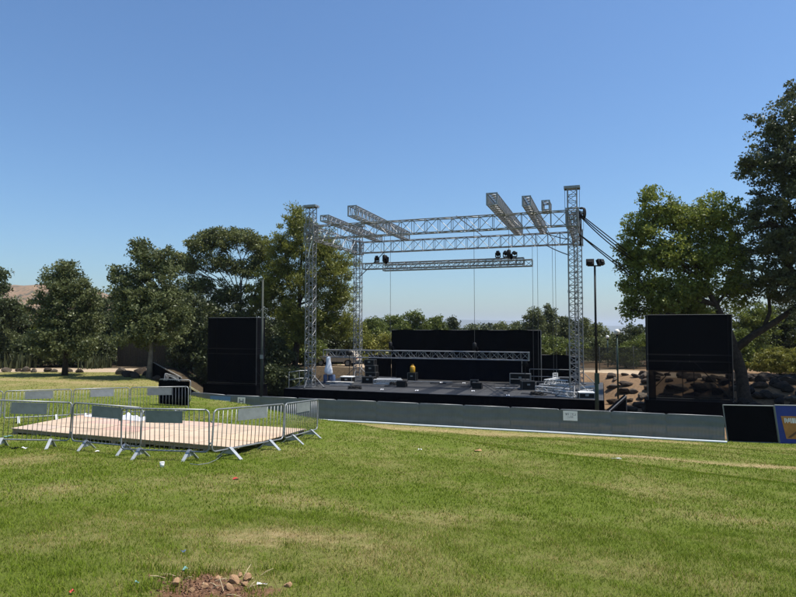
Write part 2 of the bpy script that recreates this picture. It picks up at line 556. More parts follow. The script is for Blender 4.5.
def blades(d0, d1, dens, hgt, wid):
    half = 0.80
    area = half * (d1 * d1 - d0 * d0)
    n = int(area * dens)
    Y = np.sqrt(rng.uniform(d0 * d0, d1 * d1, n))
    X = rng.uniform(-half, half, n) * Y
    g, s_ = zones(X, Y)
    dr = in_dry(X, Y)
    dp = dirt_patch(X, Y)
    # clumping
    cl = 0.5 + 0.5 * np.sin(X * 7.1 + 2 * np.sin(Y * 3.3)) * np.sin(Y * 6.3 + 1.7 * np.sin(X * 2.9))
    keep = (g > 0.5) & (rng.random(n) > dr * 0.45) & (rng.random(n) > dp * 1.3) & (rng.random(n) < 0.55 + 0.45 * cl)
    # nothing grows through the plywood floor
    inside = np.ones(n, bool)
    for k in range(4):
        a = PLAT[k]; c_ = PLAT[(k + 1) % 4]
        inside &= ((c_.x - a.x) * (Y - a.y) - (c_.y - a.y) * (X - a.x)) > 0
    keep &= ~inside
    X, Y, dr, cl = X[keep], Y[keep], dr[keep], cl[keep]
    n = len(X)
    Z = height(X, Y) - 0.004
    th = rng.uniform(0, 2 * np.pi, n)
    bend = rng.uniform(0.4, 1.6, n)
    hh = hgt * rng.uniform(0.45, 1.25, n) * (0.75 + 0.4 * cl) * (1 - 0.45 * dr)
    w = wid * rng.uniform(0.6, 1.3, n)
    dx, dy = np.cos(th), np.sin(th)
    ph = rng.uniform(0, 2 * np.pi, n)
    wx, wy = np.cos(ph) * w / 2, np.sin(ph) * w / 2
    P = np.stack([X, Y, Z], 1)
    W = np.stack([wx, wy, 0 * wx], 1)
    D = np.stack([dx * bend, dy * bend, 0 * dx], 1)
    U = np.array([0, 0, 1.0])
    mid = P + (D * 0.25 + U * 0.6) * hh[:, None]
    tip = P + (D * 0.8 + U * 1.0) * hh[:, None]
    v = np.stack([P - W, P + W, mid + W * 0.7, tip, mid - W * 0.7], 1).reshape(-1, 3)
    return v, np.repeat(rng.random(n), 5), np.repeat(rng.random(n), 5), np.repeat(dr, 5)
SETS = [(3.6, 8.0, 3900, 0.044, 0.0050), (8.0, 15.0, 1000, 0.048, 0.010), (15.0, 27.0, 300, 0.05, 0.018), (27, 46, 60, 0.055, 0.03)]
def tufts():
    V_, A_, B_, D_ = [], [], [], []
    spots = [(165, 580), (180, 575), (150, 588), (200, 572), (212, 574), (270, 576), (285, 570), (262, 570), (140, 592), (300, 582), (226, 572), (160, 570), (290, 545), (255, 592), (192, 577), (172, 592)]
    for (px, py) in spots:
        g = on_ground(px, py); n = 60
        X = g.x + rng.normal(0, .07, n); Y = g.y + rng.normal(0, .05, n); Z = height(X, Y) - .004
        th = rng.uniform(0, 2 * np.pi, n); hh = rng.uniform(.04, .09, n); w = rng.uniform(.004, .007, n)
        P = np.stack([X, Y, Z], 1); D = np.stack([np.cos(th), np.sin(th), 0 * th], 1) * rng.uniform(.2, .9, n)[:, None]
        ph = rng.uniform(0, 6.28, n); W = np.stack([np.cos(ph) * w / 2, np.sin(ph) * w / 2, 0 * w], 1); U = np.array([0, 0, 1.])
        mid = P + (D * .25 + U * .6) * hh[:, None]; tip = P + (D * .8 + U) * hh[:, None]
        V_.append(np.stack([P - W, P + W, mid + W * .7, tip, mid - W * .7], 1).reshape(-1, 3))
        A_.append(np.repeat(rng.random(n), 5)); B_.append(np.repeat(rng.random(n), 5)); D_.append(np.zeros(5 * n))
    return np.concatenate(V_), np.concatenate(A_), np.concatenate(B_), np.concatenate(D_)
vv, r1, r2, dd = zip(*([blades(*q) for q in SETS] + [tufts()]))
lm = fastmesh('lawn_grass', np.concatenate(vv), 5, BLADE, {'rnd': np.concatenate(r1), 'rnd2': np.concatenate(r2), 'dry': np.concatenate(dd)},
              [[0, 1, 2, 4], [4, 2, 3]])
lg = obj('lawn_grass', lm); lg['kind'] = 'stuff'; lg['label'] = 'short mown green lawn grass with dry yellow patches'

# distant brown hill behind the trees on the left and a pale ridge on the horizon
def ridge(name, pts, Y, depth, mat, base=-12.0, seed=0):
    """pts (px,py) skyline at depth Y, falling away in front and behind"""
    rr = np.random.default_rng(seed)
    xs = np.array([p[0] for p in pts], float); ys = np.array([p[1] for p in pts], float)
    cols = np.linspace(xs[0], xs[-1], 90)
    tops = np.interp(cols, xs, ys)
    v = []; prof = [(-1, 0), (-.75, .2), (-.5, .45), (-.3, .68), (-.15, .86), (0, 1), (.3, .75), (1, 0)]
    for px, py in zip(cols, tops):
        p = at_depth(px, py, Y)
        p.z += rr.normal(0, 0.012) * (p.z - base)
        for (q, k) in prof:
            kk = k * (1 + (rr.normal(0, .05) if 0 < k < 1 else 0))
            v.append((p.x * (1 + q * depth / Y), Y + q * depth, base + (p.z - base) * kk))
    m = len(prof); f = []
    for i in range(len(cols) - 1):
        for k in range(m - 1):
            a = i * m + k
            f.append((a, a + m, a + m + 1, a + 1))
    me = bpy.data.meshes.new(name); me.from_pydata(v, [], f); me.materials.append(mat)
    me.polygons.foreach_set('use_smooth', [True] * len(f))
    return structure(name, me)
hillm, nt, b = newmat('dry_hill')
tc = nt.nodes.new('ShaderNodeTexCoord')
a1 = noise(nt, tc.outputs['Object'], 0.03, 8, 0.7); a2 = noise(nt, tc.outputs['Object'], 0.12, 5, 0.7)
c = mixc(nt, remap(nt, a1, 0.35, 0.65), (0.17, 0.105, 0.06), (0.25, 0.165, 0.095))
c = mixc(nt, remap(nt, a2, 0.50, 0.60), c, (0.06, 0.055, 0.032))
nt.links.new(c, b.inputs['Base Color']); b.inputs['Roughness'].default_value = 1.0
ridge('hill', [(-420, 300), (-200, 270), (-60, 283), (0, 287), (25, 284), (40, 285), (70, 291), (100, 292), (135, 300), (200, 312), (300, 330), (420, 345)], 520, 260, hillm, -14, 3)
ridgem = M('wooded_ridge', (0.075, 0.085, 0.065), 1.0, 0, 0.3, 0.01)
ridge('distant_ridge', [(250, 326), (330, 322.5), (400, 321), (450, 319.5), (500, 320.5), (560, 323), (610, 326), (700, 324.5), (900, 321), (1100, 325)], 7000, 1800, ridgem, -60, 5)

# ------------------------------------------------------------------ trusses and the stage
def truss(root, p0, p1, side, up, w, h, bay, rc=0.030, rb=0.018, mat=ALU, single_braces=True, style='N'):
    p0 = Vector(p0); p1 = Vector(p1); side = Vector(side).normalized(); up = Vector(up).normalized()
    L = (p1 - p0).length; d = (p1 - p0).normalized()
    cor = [(-1, -1), (1, -1), (1, 1), (-1, 1)]
    def P(x, k):
        a, b_ = cor[k]
        return p0 + d * x + side * (a * w / 2) + up * (b_ * h / 2)
    for k in range(4):
        rod(root, 'chord', P(0, k), P(L, k), rc, mat, 8)
    nb = max(1, round(L / bay)); st = L / nb
    segs = []
    for i in range(nb + 1):
        for k in range(4):
            if style == 'Z' and i not in (0, nb) and k in (1, 3): continue
            segs.append((P(i * st, k), P(i * st, (k + 1) % 4)))
    for i in range(nb):
        for k in range(4):
            a, b_ = (k, (k + 1) % 4)
            if (i + k) % 2: a, b_ = b_, a
            segs.append((P(i * st, a), P((i + 1) * st, b_)))
    if single_braces:
        for a, b_ in segs: rod(root, 'brace', a, b_, rb, mat)
    else:
        mb = MB()
        for a, b_ in segs: mb.tube([a, b_], rb, 5, False)
        o = part(root, 'bracing', mb, mat)
        o['kind'] = 'stuff'
    return P

R3 = Vector((RS.x, RS.y, 0)); B3 = Vector((BS.x, BS.y, 0)); Z3 = Vector((0, 0, 1))
DECKZ = 1.30
TOPZ = 13.16
BEAMZ = 11.38
BH = 0.84
TW = 0.50
D_BACK = 8.0
STW = 16.48
# towers
towers = [(0, 0, 'front left lattice tower of the stage, in front of the pine'), (STW, 0, 'front right lattice tower of the stage, tallest in view, cables looped at its top'),
          (0, D_BACK, 'rear left lattice tower of the stage, thinner looking, beside the pine foliage'), (STW, D_BACK, 'rear right lattice tower, almost hidden behind the front right tower')]
for (s, t, lab) in towers:
    b0 = ST(s, t, DECKZ)
    root = thing('truss_tower', lab, 'tower', b0, 'towers carrying the stage roof')
    part(root, 'base_plate', MB().box(ST(s, t, DECKZ + 0.02), R3 * 0.42, B3 * 0.42, Z3 * 0.02), DARKSTEEL)
    truss(root, ST(s, t, DECKZ + 0.04), ST(s, t, TOPZ - 0.12), R3, B3, TW, TW, 0.36, 0.030, 0.016, ALU, True, 'N')
    mb = MB().box(ST(s, t, TOPZ - 0.05), R3 * 0.44, B3 * 0.30, Z3 * 0.07)
    hd = part(root, 'head_plate', mb, GALV)
    for k in (-1, 1):
        mb = MB().tube([ST(s + k * 0.34, t - 0.05, TOPZ - 0.06), ST(s + k * 0.34, t + 0.05, TOPZ - 0.06)], 0.11, 12)
        part(hd, 'pulley', mb, DARKSTEEL, top=root)
    # sleeve block that carries the beams
    for k, (a, c_) in enumerate(((-1, -1), (1, -1), (1, 1), (-1, 1))):
        rod(root, 'sleeve_post', ST(s + a * 0.33, t + c_ * 0.33, BEAMZ - 0.55), ST(s + a * 0.33, t + c_ * 0.33, BEAMZ + 0.55), 0.032, ALU, 8)
    mb = MB()
    for zz in (-0.5, 0.0, 0.5):
        cs = [ST(s + a * 0.33, t + c_ * 0.33, BEAMZ + zz) for a, c_ in ((-1, -1), (1, -1), (1, 1), (-1, 1))]
        for k in range(4): mb.tube([cs[k], cs[(k + 1) % 4]], 0.028, 6)
    for k, (a, c_) in enumerate(((-1, -1), (1, -1), (1, 1), (-1, 1))):
        a2, c2 = ((-1, -1), (1, -1), (1, 1), (-1, 1))[(k + 1) % 4]
        mb.tube([ST(s + a * 0.33, t + c_ * 0.33, BEAMZ - 0.5), ST(s + a2 * 0.33, t + c2 * 0.33, BEAMZ + 0.5)], 0.02, 6)
    part(root, 'sleeve_frame', mb, ALU)
    # hoist chain from the head down to the sleeve, guide rollers
    mb = MB().tube([ST(s - 0.40, t, TOPZ - 0.1), ST(s - 0.40, t, BEAMZ + 0.5)], 0.012, 6)
    mb.tube([ST(s + 0.40, t, TOPZ - 0.1), ST(s + 0.40, t, BEAMZ + 0.5)], 0.012, 6)
    part(root, 'hoist_chain', mb, DARKSTEEL)
    # splice rings every 3 m
    for zz in (4.2, 7.2):
        for a, c_ in ((-1, -1), (1, -1), (1, 1), (-1, 1)):
            p = ST(s + a * TW / 2, t + c_ * TW / 2, zz)
            rod(root, 'splice', p - Z3 * 0.08, p + Z3 * 0.08, 0.05, GALV, 8)
    # outriggers on the deck
    for a, c_ in ((-1, 0), (1, 0), (0, -1), (0, 1)):
        if c_ < 0 : ln = 0.8
        else: ln = 1.0
        rod(root, 'outrigger', ST(s + a * 0.26, t + c_ * 0.26, DECKZ + 0.75), ST(s + a * ln, t + c_ * ln, DECKZ + 0.05), 0.025, ALU)
        part(root, 'outrigger_foot', MB().tube([ST(s + a * ln, t + c_ * ln, DECKZ), ST(s + a * ln, t + c_ * ln, DECKZ + 0.06)], 0.09, 10), DARKSTEEL)

# main beams
def beam(s0, t0, s1, t1, lab, w=0.5, bay=0.82):
    p0 = ST(s0, t0, BEAMZ); p1 = ST(s1, t1, BEAMZ)
    root = thing('truss_beam', lab, 'truss', p0, 'main beams of the stage roof')
    d = (p1 - p0).normalized()
    truss(root, p0, p1, d.cross(Z3), Z3, w, BH, bay, 0.032, 0.019, ALU, True, 'N')
    return root
g = 0.36
beam(g, 0, STW - g, 0, 'long front roof truss, upper of the two spanning between the front towers')
beam(g, D_BACK, STW - g, D_BACK, 'long rear roof truss, lower of the two spanning in the picture')
beam(0, g, 0, D_BACK - g, 'left side roof truss between the left towers, against the pine')
beam(STW, g, STW, D_BACK - g, 'right side roof truss between the two right towers, mostly hidden')

# loose trusses lying across the roof, sticking out to the front
BT = BEAMZ + BH / 2 + 0.032
def cross_truss(s, t0, t1, w, h, lab, bay=0.32):
    z = BT + h / 2 + 0.03
    p0 = ST(s, t0, z); p1 = ST(s, t1, z)
    root = thing('cross_truss', lab, 'truss', ST(s, t0, BT), 'trusses lying across the roof beams')
    truss(root, p0, p1, R3, Z3, w, h, bay, 0.030, 0.018, ALU, False, 'N')
    for tt in (t0, t1):
        mb = MB()
        for k in (-1, 1):
            mb.box(ST(s + k * w / 2, tt, z), R3 * 0.04, B3 * 0.02, Z3 * (h / 2 + 0.03))
            mb.box(ST(s, tt, z + k * h / 2), R3 * w / 2, B3 * 0.015, Z3 * 0.03)
        part(root, 'end_frame', mb, GALV)
cross_truss(1.6, -1.3, 8.3, 0.55, 0.34, 'flat leftmost cross truss lying over the roof beams next to the left tower')
cross_truss(3.9, -2.3, 8.2, 0.52, 0.60, 'broad cross truss sticking out over the left half of the front roof truss')
cross_truss(12.4, -2.9, 8.2, 0.55, 0.62, 'broadest cross truss sticking out over the right half of the front roof truss', 0.28)
cross_truss(14.15, -2.0, 8.2, 0.42, 0.52, 'narrow cross truss sticking out just left of the right tower')
cross_truss(15.05, -0.5, 0.7, 0.40, 0.52, 'short stub of truss set on the front roof truss beside the right tower', 0.4)

# hanging light truss (two runs clamped together) and the lowered truss
def hung_truss(s0, s1, t, z, w, h, lab, cables, mat=ALU, dark=False):
    root = thing('hanging_truss', lab, 'truss', ST(s0, t, z - h / 2), 'trusses hung from the roof')
    truss(root, ST(s0, t, z), ST(s1, t, z), B3, Z3, w, h, 0.5, 0.030, 0.016, mat, False, 'N')
    for s in (s0, s1):
        mb = MB()
        for k in (-1, 1): mb.box(ST(s, t + k * w / 2, z), R3 * 0.02, B3 * 0.04, Z3 * (h / 2 + 0.03))
        mb.box(ST(s, t, z + h / 2), R3 * 0.02, B3 * w / 2, Z3 * 0.03)
        mb.box(ST(s, t, z - h / 2), R3 * 0.02, B3 * w / 2, Z3 * 0.03)
        part(root, 'end_frame', mb, GALV)
    for (s, tt, zt) in cables:
        rod(root, 'cable', ST(s, t, z + h / 2), ST(s, tt, zt), 0.013, DARKSTEEL)
    return root
hung_truss(2.3, 13.3, 3.6, 9.42, 0.42, 0.40, 'upper run of the light truss hung in mid air under the roof', [])
hung_truss(4.0, 13.9, 3.0, 9.22, 0.42, 0.40, 'lower run of the light truss hung in mid air under the roof', [(4.9, 3.0, 9.45), (12.4, 3.0, 9.45)])
LZ = 3.27
low = hung_truss(-1.35, 13.4, 5.0, LZ, 0.55, 0.52, 'long lowered truss hanging just above the stage in front of the black backdrop', [])
# roof-to-truss motor cables
def motor(s, t, zbot, zmotor, lab):
    zc = BT + 0.01
    root = thing('chain_hoist', lab, 'hoist', ST(s, t, zbot), 'chain hoists on the trusses')
    mb = MB().tube([ST(s, t, zmotor - 0.26), ST(s, t, zmotor - 0.2), ST(s, t, zmotor + 0.2), ST(s, t, zmotor + 0.26)], [0.06, 0.13, 0.13, 0.06], 12)
    part(root, 'motor_body', mb, BLACK, True)
    mb = MB().tube([ST(s + 0.14, t, zmotor - 0.02), ST(s + 0.16, t, zmotor - 0.2), ST(s + 0.14, t, zmotor - 0.42)], [0.09, 0.11, 0.05], 10)
    part(root, 'chain_bag', mb, BCLOTH, True)
    rod(root, 'chain', ST(s, t, zmotor + 0.24), ST(s, t, zc + 0.75), 0.014, DARKSTEEL)
    rod(root, 'hook', ST(s, t, zbot), ST(s, t, zmotor - 0.24), 0.03, DARKSTEEL)
# hoists hang from the cross trusses' line
motor(3.9, 3.3, 9.62, 9.9, 'chain hoist with black bag above the left end of the light truss')
motor(12.4, 3.3, 9.62, 9.9, 'chain hoist with black bag above the right end of the light truss')
motor(9.8, 5.0, LZ + 0.26, LZ + 0.62, 'chain hoist on the lowered truss, in front of the backdrop')
motor(3.75, 5.0, LZ + 0.26, LZ + 0.62, 'chain hoist on the left part of the lowered truss')
# bridles so that the hoist chain at s=9.8 meets steel: a bar between rear beam and front beam
single('bridle_bar', MB().tube([ST(9.8, -0.2, BT + 0.03), ST(9.8, D_BACK + 0.2, BT + 0.03)], 0.03, 8), ALU, 'thin steel bar laid across the roof beams above the middle of the stage', 'bar')

# stage lights on the light truss
def stage_light(s, t, z, tilt, lab):
    """moving head: base box on the truss, yoke arms, tilted head"""
    q = 0.74
    root = thing('stage_light', lab, 'stage light', ST(s, t, z), 'moving lights on the light truss')
    part(root, 'base', MB().box(ST(s, t, z + 0.07 * q), R3 * 0.18 * q, B3 * 0.16 * q, Z3 * 0.07 * q), BLACK)
    for k in (-1, 1):
        mb = MB().box(ST(s + k * 0.20 * q, t, z + 0.30 * q), R3 * 0.025, B3 * 0.06 * q, Z3 * 0.20 * q)
        part(root, 'yoke_arm', mb, BLACK)
    c_ = ST(s, t, z + 0.42 * q)
    ax = (B3 * -math.cos(tilt) + Z3 * math.sin(tilt)).normalized()
    mb = MB().tube([c_ - ax * 0.22 * q, c_ - ax * 0.17 * q, c_ + ax * 0.05 * q, c_ + ax * 0.24 * q], [0.09 * q, 0.16 * q, 0.17 * q, 0.145 * q], 14)
    hd = part(root, 'head', mb, BLACK, True)
    mb = MB().tube([c_ + ax * 0.238 * q, c_ + ax * 0.255 * q], [0.125 * q, 0.10 * q], 14)
    part(hd, 'lens', mb, GLASS, True, top=root)
LTOP = 9.42 + 0.2 + 0.03
stage_light(3.25, 3.6, LTOP, 1.1, 'black moving light, leftmost on the hung light truss')
stage_light(3.95, 3.6, LTOP + 0.0, 0.6, 'black moving light, second from the left on the hung light truss')
stage_light(11.65, 3.6, LTOP, 1.2, 'black moving light, first of the three near the right end of the light truss')
stage_light(12.15, 3.55, LTOP, 0.4, 'black moving light, middle of the three near the right end of the light truss')
stage_light(12.72, 3.6, LTOP, 0.1, 'black moving light, last of the three near the right end of the light truss')

# thin steel wires that drop from the roof to the stage
for i, (px, t) in enumerate(((533, 3.2), (538, 3.9), (553, 4.4), (556, 4.8))):
    u = (px - CX) / FPX
    b0 = ST(0, t)
    s = (u * b0.y - b0.x) / (RS.x - u * RS.y)
    zt = BT if i > 1 else BT
    single('steel_wire', MB().tube([ST(s, t, DECKZ), ST(s, t, 6.5), ST(s, t, BEAMZ - 0.4)], 0.011, 6), DARKSTEEL,
           ['thin hanging wire at the right tip of the light truss', 'second thin hanging wire right of the light truss tip', 'thin wire hanging between light truss tip and right tower', 'thin wire hanging nearest to the right tower'][i], 'wire', 'wires hanging from the roof')
    single('wire_bar', MB().tube([ST(s, -0.15, BEAMZ - 0.42 - 0.04 - 0.004 * i), ST(s, D_BACK + 0.15, BEAMZ - 0.42 - 0.04 - 0.004 * i)], 0.02, 6), ALU,
           ['thin bar under the roof beams carrying the first wire', 'thin bar under the roof beams carrying the second wire', 'thin bar under the roof beams carrying the third wire', 'thin bar under the roof beams carrying the wire nearest the tower'][i], 'bar', 'bars under the roof') if i in (0, 2) else None

# diagonal guy lines in the roof
def line(name, pts, r, mat, lab, cat, sag=0.0, n=12, group=None):
    a, b_ = Vector(pts[0]), Vector(pts[1])
    P = []
    for i in range(n + 1):
        k = i / n
        p = a.lerp(b_, k); p.z -= sag * 4 * k * (1 - k)
        P.append(p)
    return single(name, MB().tube(P, r, 6), mat, lab, cat, group)
line('guy_line', (ST(14.3, 8.0, BT), ST(STW - 0.2, 0.1, BEAMZ - 1.2)), 0.032, BLACK, 'black line slanting down to the right tower, upper of the pair', 'rope', 0.05, group='roof guy lines')
line('guy_line', (ST(14.3, 7.6, BEAMZ - 0.42), ST(STW - 0.2, 0.1, BEAMZ - 2.1)), 0.032, BLACK, 'black line slanting down to the right tower, lower of the pair', 'rope', 0.05, group='roof guy lines')
line('guy_line', (ST(2.2, 8.0, BEAMZ - 0.4), ST(0.23, 7.77, BEAMZ - 2.3)), 0.032, BLACK, 'black line slanting from the rear truss to the rear left tower', 'rope', 0.0, group='roof guy lines')
single('ratchet_strap', MB().tube([ST(0.23, -0.27, BEAMZ - 0.45), ST(-0.10, -0.27, BEAMZ - 1.7)], 0.03, 6), WHITE, 'pale strap slanting across the front left tower below the roof', 'strap')
# cable loom hanging in loops on the right tower
root = thing('cable_loom', 'black cable bundle looped over the top corner of the right tower', 'cable', ST(STW + 0.36, -0.1, BEAMZ - 0.6))
mb = MB()
for k in range(6):
    o_ = 0.06 * k
    P = []
    for i in range(15):
        a = math.pi * i / 14
        P.append(ST(STW + 0.36 + 0.26 * math.sin(a) ** 0.7 + 0.02 * k, -0.15 + o_ * .6, BEAMZ + 0.5 - 0.5 * i / 14 + 0.14 * math.sin(2 * a)))
    mb.tube(P, 0.035, 6)
part(root, 'cable_loops', mb, BLACK, True)
mb = MB()
for k in range(2):
    mb.tube([ST(STW + 0.37 + 0.05 * k, -0.1 + 0.05 * k, BEAMZ + 0.4), ST(STW + 0.42 + 0.06 * k, -0.1, BEAMZ - 0.7 - 0.2 * k), ST(STW + 0.38 + 0.04 * k, 0, BEAMZ - 1.6)], 0.022, 6)
part(root, 'cable_tail', mb, BLACK, True)
TREE_FORK = at_depth(734, 340, 35.4)
for k in range(3):
    line('tension_cable', (ST(STW + 0.37, 0.05 * k, BEAMZ + 0.25 - 0.05 * k), at_depth(641, 262 + 1.5 * k, 36.4)), 0.032, BLACK, ['upper', 'middle', 'under'][k] + ' strand of the thick upper black cable slanting from the right tower to the tree', 'cable', 0.12 * k, group='cables from tower to tree')
for k in range(2):
    line('tension_cable', (ST(STW + 0.37, 0.06 * k, BEAMZ - 0.95), at_depth(652, 289 + 1.5 * k, 36.6)), 0.032, BLACK, ['upper', 'under'][k] + ' strand of the lower black cable slanting from the right tower to the tree', 'cable', 0.12 * k, group='cables from tower to tree')

# ---- deck
SA, SB, TA, TB = -1.2, 18.0, -1.2, 9.6
stage = thing('stage', 'wide low stage with worn black deck and black cloth front', 'stage', ST((SA + SB) / 2, (TA + TB) / 2, 0))
nc, nr = 16, 9
dw, dl = (SB - SA) / nc, (TB - TA) / nr
for i in range(nc):
    for j in range(nr):
        cs = SA + (i + .5) * dw; ct = TA + (j + .5) * dl
        dz = random.uniform(-0.006, 0.0)
        part(stage, 'deck_panel', MB().box(ST(cs, ct, DECKZ - 0.03 + dz), R3 * (dw / 2 - 0.008), B3 * (dl / 2 - 0.008), Z3 * 0.03), DECK)
for i in range(0, nc + 1, 2):
    for j in range(0, nr + 1, 3):
        s = SA + 0.1 + i * (SB - SA - 0.2) / nc; t = TA + 0.25 + j * (TB - TA - 0.5) / nr
        z0 = hz(*ST(s, t).xy)
        rod(stage, 'leg', ST(s, t, z0 - 0.02), ST(s, t, DECKZ - 0.06), 0.03, GALV)
# cloth skirt with folds
def skirt(u0, u1, a0, a1, along_s, zt, zb, amp=0.03):
    def fn(u, v):
        q = u0 + (u1 - u0) * u
        off = amp * math.sin(q * 7 + 1.5 * math.sin(q * 2.1)) * (0.3 + v)
        z = zt + (zb - zt) * v
        return ST(q, a0 - 0.03 + off - 0.02, z) if along_s else ST(a0 + off + 0.02, q, z)
    return MB().grid(fn, int(abs(u1 - u0) * 8), 3)
part(stage, 'front_skirt', skirt(SA, SB, TA, TA, True, DECKZ - 0.01, 0.05), BCLOTH, True)
part(stage, 'side_skirt', skirt(TA, TB, SB, SB, False, DECKZ - 0.02, 0.05), BCLOTH, True)
part(stage, 'side_skirt', skirt(TA, TB, SA - 0.05, SA, False, DECKZ - 0.02, 0.05), BCLOTH, True)
part(stage, 'edge_strip', MB().box(ST((SA + SB) / 2, TA - 0.02, DECKZ - 0.06), R3 * ((SB - SA) / 2), B3 * 0.012, Z3 * 0.03), DARKSTEEL)

# ---- black backdrop with frame
def drape(name, s0, s1, t, z0, z1, lab, cat='backdrop', group=None, mat=BCLOTH):
    root = thing(name, lab, cat, ST((s0 + s1) / 2, t, z0), group)
    def fn(u, v):
        q = s0 + (s1 - s0) * u
        return ST(q, t - 0.06 + 0.045 * math.sin(q * 5.0 + 2 * math.sin(q * 1.3)) * (1 - 0.8 * v), z0 + 0.02 + (z1 - z0 - 0.02) * v + (0.03 * math.sin(q * 2.2) if v > 0.9 else 0))
    part(root, 'cloth', MB().grid(fn, max(8, int((s1 - s0) * 8)), 8), mat, True)
    n = max(1, round((s1 - s0) / 2.4))
    for i in range(n + 1):
        s = s0 + (s1 - s0) * i / n
        rod(root, 'upright', ST(s, t + 0.05, z0), ST(s, t + 0.05, z1), 0.03, GALV)
    rod(root, 'top_rail', ST(s0, t + 0.05, z1 - 0.02), ST(s1, t + 0.05, z1 - 0.02), 0.03, DARKSTEEL)
    return root
drape('backdrop', 2.45, 13.8, 9.0, DECKZ, 4.97, 'tall black cloth backdrop across the back of the stage')
drape('side_drape', 13.85, 16.35, 9.1, DECKZ, 3.2, 'low black cloth screen right of the tall backdrop')
drape('side_drape', 0.5, 2.40, 9.1, DECKZ, 3.0, 'low black cloth screen left of the tall backdrop')
drape('inner_drape', 3.3, 12.6, 7.6, DECKZ, 2.95, 'dark cloth hung low under the lowered truss', mat=M('navy_cloth', (0.003, 0.004, 0.008), 0.95, 0, 0.4, 0.9, spec=0.03))

# ---- speaker wings: scaffold towers covered with black mesh left and right
def wing(sc, t, w, ztop, lab, gap):
    z0 = hz(*ST(sc, t).xy)
    root = thing('speaker_wing', lab, 'scaffold', ST(sc, t, z0), 'mesh covered scaffold towers beside the stage')
    dep = 1.0
    for a in (-1, 1):
        for c_ in (0, 1):
            rod(root, 'upright', ST(sc + a * w / 2, t + c_ * dep, hz(*ST(sc + a * w / 2, t + c_ * dep).xy) - 0.02), ST(sc + a * w / 2, t + c_ * dep, ztop), 0.03, DARKSTEEL, 8)
    for zz in (z0 + 1.35, z0 + 3.3, z0 + 3.65, ztop):
        for c_ in (0, 1):
            rod(root, 'ledger', ST(sc - w / 2, t + c_ * dep, zz), ST(sc + w / 2, t + c_ * dep, zz), 0.026, GALV if (c_ == 0) else DARKSTEEL, 8)
        for a in (-1, 1):
            rod(root, 'ledger', ST(sc + a * w / 2, t, zz), ST(sc + a * w / 2, t + dep, zz), 0.026, DARKSTEEL, 8)
    rod(root, 'diagonal_brace', ST(sc + 0.3, t + dep, z0 + 3.3), ST(sc + w / 2, t + dep, z0 + 1.4), 0.026, DARKSTEEL, 8)
    rod(root, 'diagonal_brace', ST(sc - w / 2, t + dep, z0 + 1.4), ST(sc - 0.3, t + dep, z0 + 3.3), 0.026, DARKSTEEL, 8)
    def sheet(s0, s1, tt, za, zb, amp=0.02):
        def fn(u, v):
            q = s0 + (s1 - s0) * u
            return ST(q, tt + amp * math.sin(q * 4.3 + za) * math.sin(v * 3.14), za + (zb - za) * v)
        return MB().grid(fn, 20, 8)
    zg = z0 + 2.75 if gap else z0 + 1.35
    part(root, 'front_sheet', sheet(sc - w / 2, sc, t - 0.05, zg, ztop + 0.02), BSCRIM, True)
    part(root, 'front_sheet', sheet(sc + 0.004, sc + w / 2, t - 0.056, zg, ztop + 0.02), BSCRIM, True)
    if gap:
        part(root, 'lower_sheet', sheet(sc - w / 2, sc + w / 2, t - 0.062, z0 + 1.3, zg + 0.1), BSCRIM2, True)
        part(root, 'hem_strip', sheet(sc - w / 2, sc - w / 2 + 0.36, t - 0.075, z0 + 0.9, zg), BSCRIM, True)
    part(root, 'back_sheet', sheet(sc - w / 2, sc + w / 2, t + dep + 0.05, zg if gap else z0 + 1.4, ztop), BCLOTH, True)
    for a in (-1, 1):
        def fn(u, v, a=a):
            return ST(sc + a * (w / 2 + 0.04), t + dep * u, zg + (ztop - zg) * v)
        part(root, 'side_sheet', MB().grid(fn, 6, 6), BSCRIM, True)
    # plinth skirted in black
    mb = MB().box(ST(sc, t + dep / 2 - 0.05, z0 + 0.62), R3 * (w / 2 + 0.16), B3 * (dep / 2 + 0.22), Z3 * 0.62)
    part(root, 'plinth', mb, BCLOTH)
    mb = MB()
    for k in (-1, 1):
        mb.box(ST(sc + k * 0.28, t + 0.6, z0 + 2.1), R3 * 0.02, B3 * 0.02, Z3 * 0.8)
    mb.box(ST(sc, t + 0.6, z0 + 1.45), R3 * 0.30, B3 * 0.02, Z3 * 0.02)
    part(root, 'ladder_frame', mb, DARKSTEEL)
    return root
wing(-5.95, 0.0, 3.85, 5.82, 'tall black mesh screen tower left of the stage, beside the green pole', False)
wing(STW + 5.85, 0.0, 4.05, 5.84, 'tall black mesh screen tower right of the stage, in front of the leaning tree', True)

